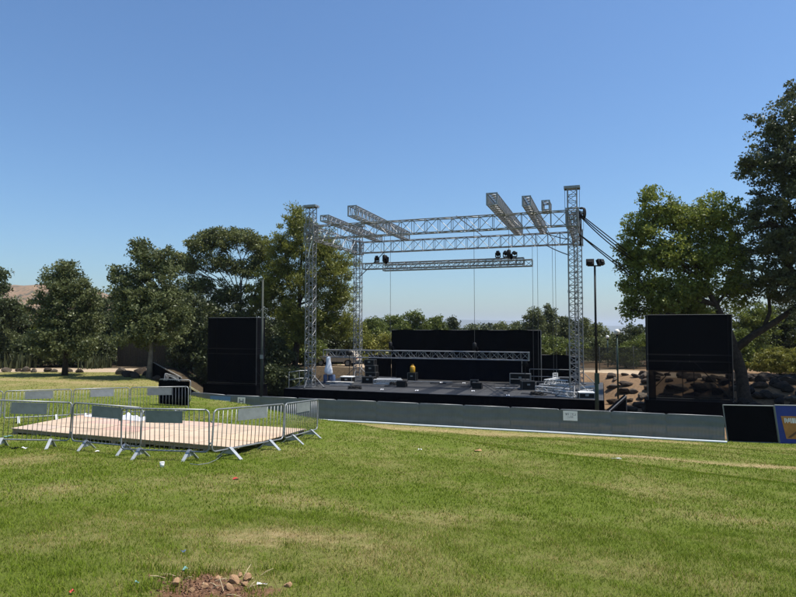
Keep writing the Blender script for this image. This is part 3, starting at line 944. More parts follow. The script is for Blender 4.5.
# ------------------------------------------------------------------ crowd barriers
BL = 2.2
def make_barrier(sign=True, nb=17, front=True):
    root = thing('crowd_barrier', '', 'barrier')
    r = 0.10; z0, z1 = 0.21, 1.12
    P = []
    for (cx, cz, a0) in ((BL - r, z1 - r, 90), (BL - r, z0 + r, 0), (r, z0 + r, 270), (r, z1 - r, 180)):
        for k in range(5):
            a = R(a0 - 90 * k / 4)
            P.append((cx + r * math.cos(a), 0, cz + r * math.sin(a)))
    P.append(P[0])
    P[-1] = (P[0][0] - 0.001, 0, P[0][2])
    obj('frame', MB().tube(P, 0.019, 8).mesh('frame', GALV, True), root)
    bar = MB().tube([(0, 0, z0), (0, 0, z1)], 0.0085, 6).mesh('bar', GALV, True)
    for i in range(nb):
        obj('bar', bar, root, (BL * (i + 1) / (nb + 1), 0, 0))
    if sign:
        obj('sign_plate', MB().abox(BL / 2 - 0.46, BL / 2 + 0.46, -0.024, -0.012, z1 - 0.30, z1 - 0.03).mesh('sign_plate', GALVD), root)
    mb = MB()
    if front: mb.prism([(-0.04, -0.001, 0.25), (-0.04, -0.02, 0.25), (-0.04, -0.33, 0.0), (-0.04, -0.30, 0.0)], (0.08, 0, 0))
    mb.prism([(-0.04, 0.001, 0.25), (-0.04, 0.02, 0.25), (-0.04, 0.33, 0.0), (-0.04, 0.30, 0.0)], (0.08, 0, 0))
    mb.prism([(-0.006, 0.0, 0.24), (-0.006, -0.18 if front else 0.0, 0.10), (-0.006, 0.18, 0.10)], (0.012, 0, 0))
    foot = mb.mesh('foot', FOOTM)
    for x in (0.48, BL - 0.48):
        obj('foot', foot, root, (x, 0, 0))
    mb = MB()
    mb.box((-0.025, 0, 0.86), (0.03, 0, 0), (0, 0.012, 0), (0, 0, 0.02)); mb.box((-0.025, 0, 0.40), (0.03, 0, 0), (0, 0.012, 0), (0, 0, 0.02))
    obj('hook', mb.mesh('hook', GALV), root)
    return root
def place_barrier(o, P0, P1, lab, group):
    P0 = Vector(P0); P1 = Vector(P1)
    x = (P1 - P0); L = x.length; x.normalize()
    z = (Z3 - x * Z3.dot(x)).normalized(); y = z.cross(x)
    m = Matrix((x, y, z)).transposed().to_4x4()
    o.rotation_mode = 'QUATERNION'
    o.rotation_quaternion = m.to_quaternion()
    o.location = P0 - Z3 * 0.012
    o.scale = (L / BL, 1, 1)
    o['label'] = lab; o['group'] = group
bproto = make_barrier()
first = [True]
def barrier(P0, P1, lab, group='crowd barriers round the plywood floor'):
    o = bproto if first[0] else copy_tree(bproto)
    first[0] = False
    place_barrier(o, P0, P1, lab, group)
    return o
def G(px, py): return on_ground(px, py)
def lerpx(p, q, k): return p.lerp(q, k)
J = [G(-18, 447.5), G(68.5, 449), G(140, 455.5), G(121, 458), G(209, 461.5), G(211, 461.5), G(282.5, 446.5), G(317, 435.5)]
barrier(J[0], J[1], 'leftmost front crowd barrier, cut by the left picture edge')
barrier(J[1] + Vector((0.06, 0, 0)), J[2], 'front crowd barrier before the left end of the plywood floor, second from the left')
barrier(J[3], J[4], 'front crowd barrier before the middle of the plywood floor, overlapping its left neighbour')
barrier(J[5], J[6], 'crowd barrier running back from the front right corner of the plywood floor')
barrier(J[6] + Vector((0.03, 0.05, 0)), J[7], 'crowd barrier at the far right corner of the enclosure, seen almost end on')
K = [gp(-58, 19.6), gp(5, 20.4), gp(74, 21.6), gp(131.5, 22.6), gp(191, 22.8)]
def off(a, b_, d=0.04):
    v = (b_ - a).normalized() * d
    return a + v, b_ - v
barrier(*off(K[0], K[1]), 'back row crowd barrier, cut by the left picture edge')
barrier(*off(K[1], K[2]), 'back row crowd barrier behind the left tip of the plywood floor')
barrier(*off(K[2], K[3]), 'back row crowd barrier behind the white heap on the plywood')
barrier(*off(K[3], K[4]), 'back row crowd barrier at the right end of its row, black cloth seen through it')

# fence with grey mesh in front of the stage
FT = -5.0
NF = 12
fs0, fs1 = -5.3, 23.05
fproto = None
cloth_me = {}
def cloth_mesh(seed):
    rr = random.Random(seed)
    ph = [rr.uniform(0, 6) for _ in range(4)]
    def fn(u, v):
        x = -0.02 + (BL + 0.04) * u
        y = -0.062 - 0.016 * math.sin(x * 5 + ph[0]) * math.sin(v * 3 + ph[1]) - 0.012 * math.sin(v * 19 + ph[2] + 0.8 * math.sin(x * 2.2 + ph[3])) - 0.0028 * math.sin(x * 46.2 + math.sin(x * 3 + ph[1]))
        z = 0.01 + (1.10 + 0.012 * math.sin(x * 3 + ph[3])) * v
        return (x, y, z)
    return MB().grid(fn, 80, 20).mesh('mesh_cloth', GSCRIM, True)
fence_words = ['leftmost section of the grey mesh fence, behind the right end of the back row', 'section of the grey mesh fence with the pale blue print', 'section of the grey mesh fence left of centre, behind the enclosure corner', 'section of the grey mesh fence right behind the last enclosure barrier',
               'section of the grey mesh fence below the front left tower', 'section of the grey mesh fence left of the stage middle', 'section of the grey mesh fence before the middle of the stage', 'section of the grey mesh fence right of the stage middle',
               'section of the grey mesh fence with the white printed notice', 'section of the grey mesh fence below the twin lamp pole', 'section of the grey mesh fence before the rock slope and mesh tower', 'rightmost section of the grey mesh fence, next to the black board']
for i in range(NF):
    a = fs0 + (fs1 - fs0) * i / NF; b_ = fs0 + (fs1 - fs0) * (i + 1) / NF
    pa, pb = ST(a, FT), ST(b_, FT)
    pa.z = hz(pa.x, pa.y); pb.z = hz(pb.x, pb.y)
    pa, pb = off(pa, pb, 0.012)
    if fproto is None:
        fproto = make_barrier(False, 15, False)
        o = fproto
    else:
        o = copy_tree(fproto)
    place_barrier(o, pa, pb, fence_words[i], 'grey mesh fence sections before the stage')
    o.name = 'mesh_fence_section' if i == 0 else 'mesh_fence_section.%03d' % i
    o['category'] = 'fence'
    if i == 0: FENCE0 = o
FS = [o for o in COL.objects if o.name.startswith('mesh_fence_section')]
for i, o in enumerate(FS):
    obj('mesh_cloth', cloth_mesh(i), o)
# white strip on the ground along the fence
def strip_fn(u, v):
    s = fs0 + 4.2 + (fs1 - fs0 - 4.2) * u
    p = ST(s, FT - 0.62 + 0.015 * math.sin(s * 1.1) + 0.13 * v)
    p.z = hz(p.x, p.y) + 0.045
    return p
mb = MB()
P = [strip_fn(i / 80, 0.5) for i in range(81)]
mb.tube(P, 0.048, 8)
single('white_pipe', mb, M('white_hose', (0.60, 0.64, 0.66), 0.5, 0, 0.1, 2), 'long pale pipe lying on the grass along the foot of the grey fence', 'pipe')

# prints and notices on the fence: flat sheets fixed to the cloth
def fence_sheet(name, s, w, z0, z1, mat, lab, cat, tilt=0.0):
    p = ST(s, FT - 0.105); zg = hz(p.x, p.y)
    root = thing(name, lab, cat, ST(s, FT - 0.105, zg + z0))
    part(root, 'sheet', MB().box(ST(s, FT - 0.105, zg + (z0 + z1) / 2), R3 * w / 2, B3 * 0.004, Z3 * (z1 - z0) / 2), mat)
    return root, zg
def glyph_row(root, s0, s1, z, h, zg, n, seed, mat=INKG):
    rr = random.Random(seed)
    mb = MB()
    x = s0
    cw = (s1 - s0) / n
    for i in range(n):
        if rr.random() < 0.12: continue
        c = s0 + (i + .5) * cw
        k = rr.randrange(4)
        w = cw * 0.36; th = h * 0.12
        y = FT - 0.111
        if k in (0, 1, 3): mb.box(ST(c + w * 0.8, y, zg + z), R3 * th * 0.8, B3 * 0.002, Z3 * h / 2)
        if k in (0, 2, 3): mb.box(ST(c, y - 0.0006, zg + z + h / 2 - th), R3 * w, B3 * 0.002, Z3 * th * 0.8)
        if k in (1, 2): mb.box(ST(c, y - 0.0012, zg + z - h / 2 + th), R3 * w, B3 * 0.002, Z3 * th * 0.8)
        if k == 3: mb.box(ST(c - w * 0.8, y - 0.0006, zg + z - h * 0.12), R3 * th * 0.8, B3 * 0.002, Z3 * h * 0.36)
    return part(root, 'lettering', mb, mat)
def s_at(px, t):
    u = (px - CX) / FPX
    b0 = ST(0, t)
    return (u * b0.y - b0.x) / (RS.x - u * RS.y)
sn = s_at(569, FT)
root, zg = fence_sheet('notice_sign', sn, 0.66, 0.60, 1.06, WHITE, 'white notice with two lines of grey lettering on the grey fence', 'sign')
glyph_row(root, sn - 0.25, sn + 0.25, 0.90, 0.10, zg, 8, 4)
glyph_row(root, sn - 0.13, sn + 0.13, 0.77, 0.08, zg, 4, 9)
sn = s_at(243.5, FT)
root, zg = fence_sheet('pictogram_sign', sn, 0.50, 0.55, 1.02, WHITE, 'square white sign with a grey pictogram on the left part of the grey fence', 'sign')
mb = MB()
for k in (-1, 1):
    mb.box(ST(sn + k * 0.12, FT - 0.112, zg + 0.79), R3 * 0.035, B3 * 0.002, Z3 * 0.15)
mb.box(ST(sn, FT - 0.1125, zg + 0.79), R3 * 0.12, B3 * 0.002, Z3 * 0.04)
mb.box(ST(sn, FT - 0.1125, zg + 0.63), R3 * 0.16, B3 * 0.002, Z3 * 0.018)
part(root, 'pictogram', mb, INKG)
sn = s_at(222.5, FT)
root, zg = fence_sheet('blue_print', sn, 1.38, 0.76, 1.03, BLUEL, 'long pale blue printed strip on the left part of the grey fence', 'banner')
part(root, 'pale_line', MB().box(ST(sn, FT - 0.112, zg + 0.78), R3 * 0.66, B3 * 0.002, Z3 * 0.018), WCLOTH)
sn = s_at(309, FT)

# black draped barriers at the left, zigzag
def black_barrier(P0, P1, lab):
    o = copy_tree(fproto)
    for ch in list(o.children):
        if ch.name.startswith('mesh_cloth'):
            bpy.data.objects.remove(ch)
    place_barrier(o, P0, P1, lab, 'black draped barriers left of the stage')
    o.name = 'draped_barrier'
    def fn(u, v):
        return (BL * u, -0.04 + 0.015 * math.sin(u * 17), 0.04 + 1.03 * v)
    obj('black_cloth', MB().grid(fn, 20, 4).mesh('black_cloth', BCLOTH, True), o)
black_barrier(gp(150, 40.8), gp(179, 39.6), 'black draped barrier slanting behind the dark ground, upper leg of the zigzag')
black_barrier(gp(179.5, 39.4), gp(164, 37.6), 'black draped barrier, middle leg of the zigzag')
black_barrier(gp(164.5, 37.4), gp(194, 36.9), 'black draped barrier, lower leg of the zigzag beside the mesh tower')
black_barrier(gp(161, 26.6), gp(192, 25.6), 'low black draped barrier seen through the right end of the back row')

# boards at the right end of the fence
def board(px0, px1, Y, hgt, lean, mat, lab, name):
    a = gp(px0, Y); b_ = gp(px1, Y - 0.35)
    x = (b_ - a); x.z = 0; L = x.length; x.normalize()
    n = Vector((x.y, -x.x, 0))
    root = thing(name, lab, 'board', (a + b_) / 2)
    up = (Z3 - n * lean + x * -0.10).normalized()
    zb = min(a.z, b_.z)
    a.z = b_.z = zb
    def q(u, v, dd=0.0): return a + x * (L * u) + up * (hgt * v) + n * dd
    mb = MB().prism([q(0.01, 0.01), q(0.99, 0.01), q(0.99, 0.99), q(0.01, 0.99)], n * -0.02)
    part(root, 'panel', mb, mat)
    for (u0, v0, u1, v1) in ((0, 0, 1, 0), (1, 0, 1, 1), (1, 1, 0, 1), (0, 1, 0, 0)):
        rod(root, 'frame_bar', q(u0, v0), q(u1, v1), 0.022, GALVD, 8)
    for u in (0.15, 0.85):
        p0 = q(u, 0.8, -0.03); p1 = q(u, 0.0) - n * 0.75; p1.z = hz(p1.x, p1.y)
        rod(root, 'rear_stay', p0, p1, 0.02, GALV)
    return root, q, n, x, up, L
board(724.5, 775, 26.9, 1.62, 0.02, BCLOTH, 'black cloth board leaning at the right end of the grey fence', 'black_board')
root, q, n, x, up, L = board(776, 836, 26.5, 1.68, 0.02, BLUEB, 'blue board with an orange printed panel, cut by the right picture edge', 'blue_board')
part(root, 'orange_panel', MB().prism([q(0.12, 0.13, .004), q(0.9, 0.13, .004), q(0.9, 0.72, .004), q(0.08, 0.72, .004)], n * 0.006), ORANGE)
mb = MB()
def stroke(u0, u1, v0, v1, dd): mb.prism([q(u0, v0, dd), q(u1, v0, dd), q(u1, v1, dd), q(u0, v1, dd)], n * 0.003)
u0 = 0.13; rr = random.Random(8)          # a row of bold strokes, too blurred in the photograph to read
while u0 < 0.82:
    w_ = rr.choice((.014, .02, .03))
    stroke(u0, u0 + w_, 0.54 + rr.choice((0, 0, .03)), 0.67 - rr.choice((0, 0, .03)), .012)
    u0 += w_ + rr.choice((.008, .012, .026))
part(root, 'lettering', mb, WHITE)
part(root, 'diagonal_print', MB().prism([q(0.14, 0.16, .012), q(0.20, 0.16, .012), q(0.52, 0.52, .012), q(0.47, 0.52, .012)], n * 0.003), M('brown_print', (0.12, 0.05, 0.02), .7))

# ------------------------------------------------------------------ plywood floor
pc = sum(PLAT, Vector()) / 4
floor = thing('plywood_floor', 'low bare plywood floor inside the crowd barriers', 'platform', pc)
c0, c1, c2, c3 = [p + Z3 * 0.17 for p in PLAT]
def pf(u, v):
    return (c0.lerp(c1, u)).lerp(c3.lerp(c2, u), v)
NU, NV = 6, 4
for i in range(NU):
    for j in range(NV):
        e = 0.0016
        q4 = [pf(i / NU + e, j / NV + e), pf((i + 1) / NU - e, j / NV + e), pf((i + 1) / NU - e, (j + 1) / NV - e), pf(i / NU + e, (j + 1) / NV - e)]
        dz = random.uniform(-0.005, 0.005)
        q4 = [p + Z3 * dz for p in q4]
        pm = M('plywood_sheet_%d' % (i * NV + j), tuple(cc * random.uniform(0.9, 1.06) for cc in (0.47, 0.345, 0.24)), 0.8, 0, 0.2, 0.9, 0.15, 30) if (i + j) % 3 == 0 else PLY
        part(floor, 'plywood_sheet', MB().prism(q4, (0, 0, -0.02)), pm)
for j in range(NV + 1):
    v = min(max(j / NV, 0.012), 0.988)
    a, b_ = pf(0.01, v) - Z3 * 0.0285, pf(0.99, v) - Z3 * 0.0285
    a2 = Vector((a.x, a.y, a.z - 0.09)); b2 = Vector((b_.x, b_.y, b_.z - 0.09))
    dd = (pf(0, 1) - pf(0, 0)).normalized() * 0.045
    part(floor, 'joist', MB().prism([a, b_, b2, a2], dd), WOOD)
for i in range(9):
    for j in (0, 2, 4):
        p = pf(min(max(i / 8, .02), .98), min(max(j / 4, .02), .98)); g_ = hz(p.x, p.y)
        if p.z - 0.12 > g_ + 0.005:
            part(floor, 'packing_block', MB().abox(p.x - .06, p.x + .06, p.y - .06, p.y + .06, g_ - 0.03, p.z - 0.119), WOOD)
# white heap of sheeting on the far edge
h0 = at_depth(105, 419, 1); 
hp = [pf(0.05, 0.92), pf(0.34, 0.88)]
def heap(u, v):
    p = hp[0].lerp(hp[1], u) + (c3 - c0).normalized() * ((v - 0.5) * 1.0)
    e = (4 * u * (1 - u)) ** 0.5 * (4 * v * (1 - v)) ** 0.5
    zz = 0.012 + e * (0.09 + 0.04 * math.sin(u * 17 + 4 * v) + 0.05 * math.sin(u * 41 + v * 9) + 0.03 * math.sin(v * 23 + 9 * u))
    return p + Z3 * zz
mb = MB().grid(heap, 48, 18)
single('white_sheeting', mb, WCLOTH, 'crumpled heap of white sheeting at the far edge of the plywood', 'sheeting', smooth=True, loc=hp[0])

# ------------------------------------------------------------------ lamp poles
def flood_pole(px, Y, topy, lab):
    b0 = gp(px, Y)
    tp = at_depth(px, topy, Y); z1 = tp.z
    root = thing('lamp_pole', lab, 'lamp pole', b0)
    mb = MB().tube([b0 - Z3 * 0.05, b0 + Z3 * 2.6, b0 + Z3 * 2.65], [0.10, 0.095, 0.065], 12)
    part(root, 'lower_pole', mb, GREENP, True)
    t_ = Vector((b0.x, b0.y, z1))
    part(root, 'pole', MB().tube([b0 + Z3 * 2.6, t_], [0.062, 0.05], 12), BLACK, True)
    part(root, 'junction_box', MB().abox(b0.x - .12, b0.x + .1, b0.y - .14, b0.y - .05, b0.z + 2.2, b0.z + 2.75), GREENP)
    part(root, 'cross_arm', MB().abox(b0.x - .38, b0.x + .32, b0.y - .03, b0.y + .03, z1 - .02, z1 + .04), BLACK)
    for k, yw in ((-1, 0.25), (1, -0.5)):
        c_ = Vector((b0.x + k * 0.27, b0.y - 0.08, z1 + 0.19))
        ax = Vector((math.sin(yw) * 1.0, math.cos(yw), -0.45)).normalized()
        sx = ax.cross(Z3).normalized(); uz = sx.cross(ax)
        mb = MB().box(c_, sx * 0.20, ax * 0.09, uz * 0.15)
        mb.box(c_ - ax * 0.12, sx * 0.11, ax * 0.06, uz * 0.09)
        f = part(root, 'floodlight', mb, BLACK)
        part(f, 'lamp_glass', MB().box(c_ + ax * 0.094, sx * 0.18, ax * 0.004, uz * 0.13), GLASS, top=root)
        rod(root, 'bracket', Vector((b0.x + k * 0.27, b0.y - 0.03, z1)), c_ - uz * 0.12, 0.02, BLACK)
    return root
flood_pole(595.5, 31.2, 266, 'tall black pole with two floodlights and dark green foot, right of the stage')
b0 = gp(262.5, 38.6)
root = thing('lamp_pole', 'plain dark green pole standing right beside the left mesh tower', 'pole', b0)
zt = at_depth(262.5, 280, 38.6).z
part(root, 'pole', MB().tube([b0 - Z3 * 0.05, b0 + Z3 * 3, Vector((b0.x, b0.y, zt))], [0.10, 0.09, 0.055], 12), M('faded_green_paint', (0.028, 0.036, 0.028), 0.7), True)
part(root, 'cable_box', MB().abox(b0.x - .1, b0.x + .1, b0.y - .16, b0.y - .07, b0.z + 3.1, b0.z + 3.35), GALVD)
part(root, 'pole_cap', MB().tube([Vector((b0.x, b0.y, zt)), Vector((b0.x, b0.y, zt + .06))], [0.06, 0.02], 10), GREENP)
def globe_lamp(px, py, Y, r, lab, base_y=None):
    c_ = at_depth(px, py, Y)
    b0 = Vector((c_.x, Y, hz(c_.x, Y)))
    root = thing('globe_lamp', lab, 'lamp', b0, 'garden lamps right of the stage')
    part(root, 'pole', MB().tube([b0 - Z3 * .05, Vector((c_.x, Y, c_.z - r))], [0.06, 0.045], 10), GREENP, True)
    me = bpy.data.meshes.new('globe'); bm = bmesh.new()
    bmesh.ops.create_uvsphere(bm, u_segments=24, v_segments=16, radius=r)
    bm.to_mesh(me); bm.free(); me.materials.append(GLOBE)
    me.polygons.foreach_set('use_smooth', [True] * len(me.polygons))
    obj('globe', me, root, c_ - b0)
    part(root, 'collar', MB().tube([c_ - Z3 * (r + .08), c_ - Z3 * (r - .03)], [0.06, 0.1], 12), BLACK)
globe_lamp(617, 332, 40.0, 0.19, 'white globe lamp on a dark pole, nearer of the two beside the rock slope')
globe_lamp(607.5, 337, 54.0, 0.15, 'small globe lamp on a dark pole, farther of the two')

# ------------------------------------------------------------------ things on the stage
def case(s, t, w, d, h, z, lab, lid=False, group='flight cases on the stage', rot=0.0, matt=BLACK):
    root = thing('flight_case', lab, 'case', ST(s, t, z), group)
    ca, sa_ = math.cos(rot), math.sin(rot)
    rx = R3 * ca + B3 * sa_; ry = B3 * ca - R3 * sa_
    c_ = ST(s, t, z)
    part(root, 'body', MB().box(c_ + Z3 * (h / 2), rx * (w / 2 - .01), ry * (d / 2 - .01), Z3 * (h / 2 - 0.001)), matt)
    mb = MB()
    e = 0.018
    for a in (-1, 1):
        for b_ in (-1, 1):
            mb.box(c_ + rx * (a * w / 2) + ry * (b_ * d / 2) + Z3 * (h / 2), rx * e, ry * e, Z3 * (h / 2))
        for zz in (e, h - e):
            mb.box(c_ + rx * (a * w / 2) + Z3 * zz, rx * e * .9, ry * (d / 2), Z3 * e * .9)
            mb.box(c_ + ry * (a * d / 2) + Z3 * zz, rx * (w / 2), ry * e * .9, Z3 * e * .9)
    part(root, 'edge_trim', mb, DARKSTEEL if lid is False else GALV)
    mb = MB().box(c_ + Z3 * h * .62 - ry * (d / 2 + .006), rx * .09, ry * .006, Z3 * .05)
    part(root, 'latch', mb, GALV)
    if lid:
        part(root, 'lid', MB().box(c_ + Z3 * (h + .02), rx * (w / 2 + .02), ry * (d / 2 + .02), Z3 * .02), WHITE)
    return root
def sat(px, t): return s_at(px, t)
case(sat(372, 5.6), 5.6, 0.8, 0.6, 0.62, DECKZ, 'black flight case at the bottom of the stack left of the backdrop')
case(sat(371.5, 5.6), 5.6, 0.78, 0.58, 0.50, DECKZ + 0.62, 'black flight case in the middle of the stack left of the backdrop')
case(sat(370.5, 5.6), 5.6, 0.74, 0.56, 0.42, DECKZ + 1.12, 'black flight case on top of the stack left of the backdrop')
case(sat(369, 3.9), 3.9, 0.8, 0.55, 0.45, DECKZ, 'low black flight case standing before the stack of three')
case(sat(348, 3.6), 3.6, 0.85, 0.6, 0.42, DECKZ, 'black flight case with a white lid near the left towers', True)
case(sat(527, 3.0), 3.0, 0.8, 0.6, 0.55, DECKZ, 'black case on the right part of the stage before the backdrop', rot=.3)
case(sat(474, 4.2), 4.2, 0.5, 0.45, 0.42, DECKZ, 'small black case alone in the middle of the deck', rot=.15)
case(sat(520, 6.6), 6.6, 1.3, 0.6, 0.75, DECKZ, 'wide dark case under the right end of the lowered truss')
# loudspeaker monitor
def wedge(s, t, lab):
    c_ = ST(s, t, DECKZ)
    root = thing('monitor_wedge', lab, 'speaker', c_, 'monitor speakers on the stage')
    prof = [(-.25, 0), (.25, 0), (.25, .38), (.12, .42), (-.25, .16)]
    part(root, 'cabinet', MB().prism([c_ - R3 * .3 + B3 * (-y) + Z3 * z for y, z in prof], R3 * .6), BLACK)
    a = c_ - B3 * .12 + Z3 * .42; 
    n_ = (B3 * 1 + Z3 * 1.42).normalized()
    part(root, 'grille', MB().prism([c_ + R3 * sx * .26 - B3 * y + Z3 * z + n_ * .004 for sx, y, z in ((-1, .10, .405), (1, .10, .405), (1, -.23, .175), (-1, -.23, .175))], n_ * .008), DARKSTEEL)
wedge(sat(477, 2.6), 2.6, 'black monitor speaker in the middle of the deck')
wedge(sat(402, 2.2), 2.2, 'black monitor speaker on the left part of the deck')

# pile of dismantled trusses and pipes
def loose_truss(p0, p1, w, lab, mat=ALUB):
    p0 = Vector(p0); p1 = Vector(p1)
    d = (p1 - p0); side = d.cross(Z3).normalized()
    up = side.cross(d).normalized()
    root = thing('loose_truss', lab, 'truss', p0, 'dismantled trusses on the stage')
    truss(root, p0, p1, side, up, w, w, 0.34, 0.028, 0.015, mat, False, 'N')
w = .29
zz = DECKZ + w / 2 + .03
loose_truss(ST(sat(374, 3.2), 3.2, zz), ST(sat(402, 3.6), 3.6, zz), w, 'silver truss piece lying before the flight case stack, front one')
loose_truss(ST(sat(377, 4.0), 4.0, zz), ST(sat(401, 4.5), 4.5, zz), w, 'silver truss piece lying before the flight case stack, rear one')
loose_truss(ST(sat(536, 2.2), 2.2, zz), ST(sat(569, .95), .95, zz), w, 'silver truss piece lying in the pile left of the right tower, front one')
loose_truss(ST(sat(540, 3.5), 3.5, zz), ST(sat(571, 2.3), 2.3, zz), w, 'silver truss piece lying in the pile left of the right tower, middle one')
loose_truss(ST(sat(545, 5.0), 5.0, zz), ST(sat(569, 4.2), 4.2, zz), w, 'silver truss piece lying in the pile left of the right tower, rear one')
loose_truss(ST(sat(548, 3.3), 3.0, zz + w + .06), ST(sat(566, 2.6), 2.5, zz + w + .06), w, 'silver truss piece resting on top of the pile near the right tower')
loose_truss(ST(sat(579, .2), -.2, zz), ST(sat(589, .6), 1.0, zz), w, 'short silver truss piece right of the right tower')
loose_truss(ST(sat(557, .1), .1, zz), ST(sat(574, -.75), -.75, zz), w, 'silver truss piece at the deck edge left of the right tower foot')
loose_truss(ST(sat(580, 2.0), 2.0, zz), ST(sat(594, 3.2), 3.2, zz), w, 'silver truss piece lying behind the right tower on the right')
loose_truss(ST(sat(546, 2.9), 2.6, zz + w + .06), ST(sat(556, 4.0), 4.2, zz + w + .06), w, 'silver truss piece lying across the pile left of the right tower')
case(sat(585, -.5), -.5, .8, .5, .3, DECKZ, 'low pale lidded case at the right front corner of the deck', True, rot=.2)
case(sat(563, 6.2), 6.2, .9, .6, .55, DECKZ, 'black case behind the truss pile near the right towers')
case(sat(541, 4.4), 4.4, .6, .5, .4, DECKZ, 'black case left of the truss pile')
for i, (pa, ta, pb, tb, dz) in enumerate(((543, 1.6, 572, -.2, 0.0), (495, 3.0, 524, 3.2, 0), (549, 7.0, 572, 7.2, 0), (330, 1.2, 350, 1.6, 0), (326, 2.0, 352, 2.3, 0), (408, 5.6, 452, 5.8, 0), (585, 1.8, 590, -.6, 0), (551, .9, 570, .4, 0))):
    single('pipe', MB().tube([ST(sat(pa, ta), ta, DECKZ + .045), ST(sat(pb, tb), tb, DECKZ + .045)], .042, 8), ALU,
           ['silver pipe lying aslant left of the right tower', 'long silver pipe lying on the deck right of the stage middle', 'silver pipe at the back of the deck near the right towers', 'silver pipe lying near the front left tower, front one', 'silver pipe lying near the front left tower, rear one', 'silver pipe lying before the backdrop', 'short silver pipe right of the right tower', 'silver pipe at the front of the pile by the right tower'][i], 'pipe', 'pipes lying on the stage')
# low riser at the left and handrails
def riser(s0, s1, t0, t1, h, lab):
    root = thing('stage_riser', lab, 'riser', ST(s0, t0, DECKZ))
    part(root, 'top', MB().box(ST((s0 + s1) / 2, (t0 + t1) / 2, DECKZ + h - .02), R3 * (s1 - s0) / 2, B3 * (t1 - t0) / 2, Z3 * .02), M('pale_deck_board', (0.42, 0.40, 0.37), .7))
    for a in (s0 + .06, s1 - .06):
        for b_ in (t0 + .06, t1 - .06):
            part(root, 'leg', MB().tube([ST(a, b_, DECKZ), ST(a, b_, DECKZ + h - .04)], .025, 8), GALV)
riser(sat(327, 2.7), sat(352, 2.7), 2.5, 3.1, .14, 'low pale board riser near the left towers')
def rail(pts, lab, hgt=1.0):
    root = thing('handrail', lab, 'handrail', pts[0], 'handrails of the stage')
    for p in pts: rod(root, 'post', p, p + Z3 * hgt, .022, GALV)
    for a, b_ in zip(pts, pts[1:]):
        for k in (.5, 1.0): rod(root, 'rail', a + Z3 * hgt * k, b_ + Z3 * hgt * k, .022, GALV)
rail([ST(-1.1, -.8, DECKZ), ST(-1.1, .6, DECKZ), ST(-.6, 1.0, DECKZ)], 'silver handrail at the left end of the stage beside the tower')
rail([ST(13.2, 7.2, DECKZ), ST(15.0, 7.2, DECKZ), ST(16.2, 7.2, DECKZ)], 'silver handrail at the back right of the stage')
rail([ST(12.0, 6.0, DECKZ), ST(13.4, 6.0, DECKZ)], 'short handrail before the right end of the backdrop', .75)
# black cloth covered ramp at the right end of the stage with a pale sloping rail
root = thing('stage_ramp', 'black cloth covered ramp with pale sloping rail at the right end of the stage', 'ramp', ST(SB + .6, -.6, hz(*ST(SB + .6, -.6).xy)))
za = hz(*ST(SB + .6, -.6).xy)
ra = [(SB + .10, .62), (SB + 1.12, 1.62)]
part(root, 'cloth_cover', MB().prism([ST(ra[0][0], -1.5, za), ST(ra[1][0], -1.5, za), ST(ra[1][0], -1.5, 1.45), ST(ra[0][0], -1.5, .5)], B3 * 2.4), BCLOTH)
rod(root, 'rail', ST(ra[0][0], -1.53, ra[0][1]), ST(ra[1][0], -1.53, ra[1][1]), .03, ALUB)
for (s_, z_) in ra:
    rod(root, 'post', ST(s_, -1.53, za), ST(s_, -1.53, z_), .024, DARKSTEEL)
# chair lying on the pile: white plastic chair
def chair(c_, yaw, lab):
    root = thing('plastic_chair', lab, 'chair', c_)
    rx = Vector((math.cos(yaw), math.sin(yaw), 0)); ry = Vector((-rx.y, rx.x, 0))
    part(root, 'seat', MB().box(c_ + Z3 * .43, rx * .21, ry * .21, Z3 * .015), WHITE)
    mb = MB()
    for k in (-.18, .18): mb.box(c_ + ry * .21 + rx * k + Z3 * .65, rx * .025, ry * .012, Z3 * .22)
    for z in (.58, .72, .85): mb.box(c_ + ry * .212 + Z3 * z, rx * .17, ry * .011, Z3 * .03)
    part(root, 'backrest', mb, WHITE)
    for a in (-1, 1):
        for b_ in (-1, 1):
            part(root, 'leg', MB().tube([c_ + rx * a * .18 + ry * b_ * .18 + Z3 * .42, c_ + rx * a * .22 + ry * b_ * .22], [.022, .016], 8), WHITE)
chair(ST(sat(556.5, 5.7), 5.7, DECKZ), .4, 'white plastic chair standing behind the truss pile near the right tower')
# yellow bucket
p = ST(sat(412.5, 6.3), 6.3, DECKZ)
case(sat(412.5, 6.3), 6.3, .6, .5, .62, DECKZ, 'black case carrying the yellow can before the backdrop')
p.z += .62
root = thing('yellow_can', 'yellow plastic can standing on a case before the black backdrop', 'can', p)
part(root, 'body', MB().tube([p, p + Z3 * .06, p + Z3 * .40, p + Z3 * .48, p + Z3 * .5], [.17, .19, .19, .12, .06], 14), YELLOW, True)
part(root, 'handle', MB().tube([p + R3 * .09 + Z3 * .46, p + R3 * .05 + Z3 * .58, p - R3 * .05 + Z3 * .58, p - R3 * .09 + Z3 * .46], .018, 6), YELLOW, True)
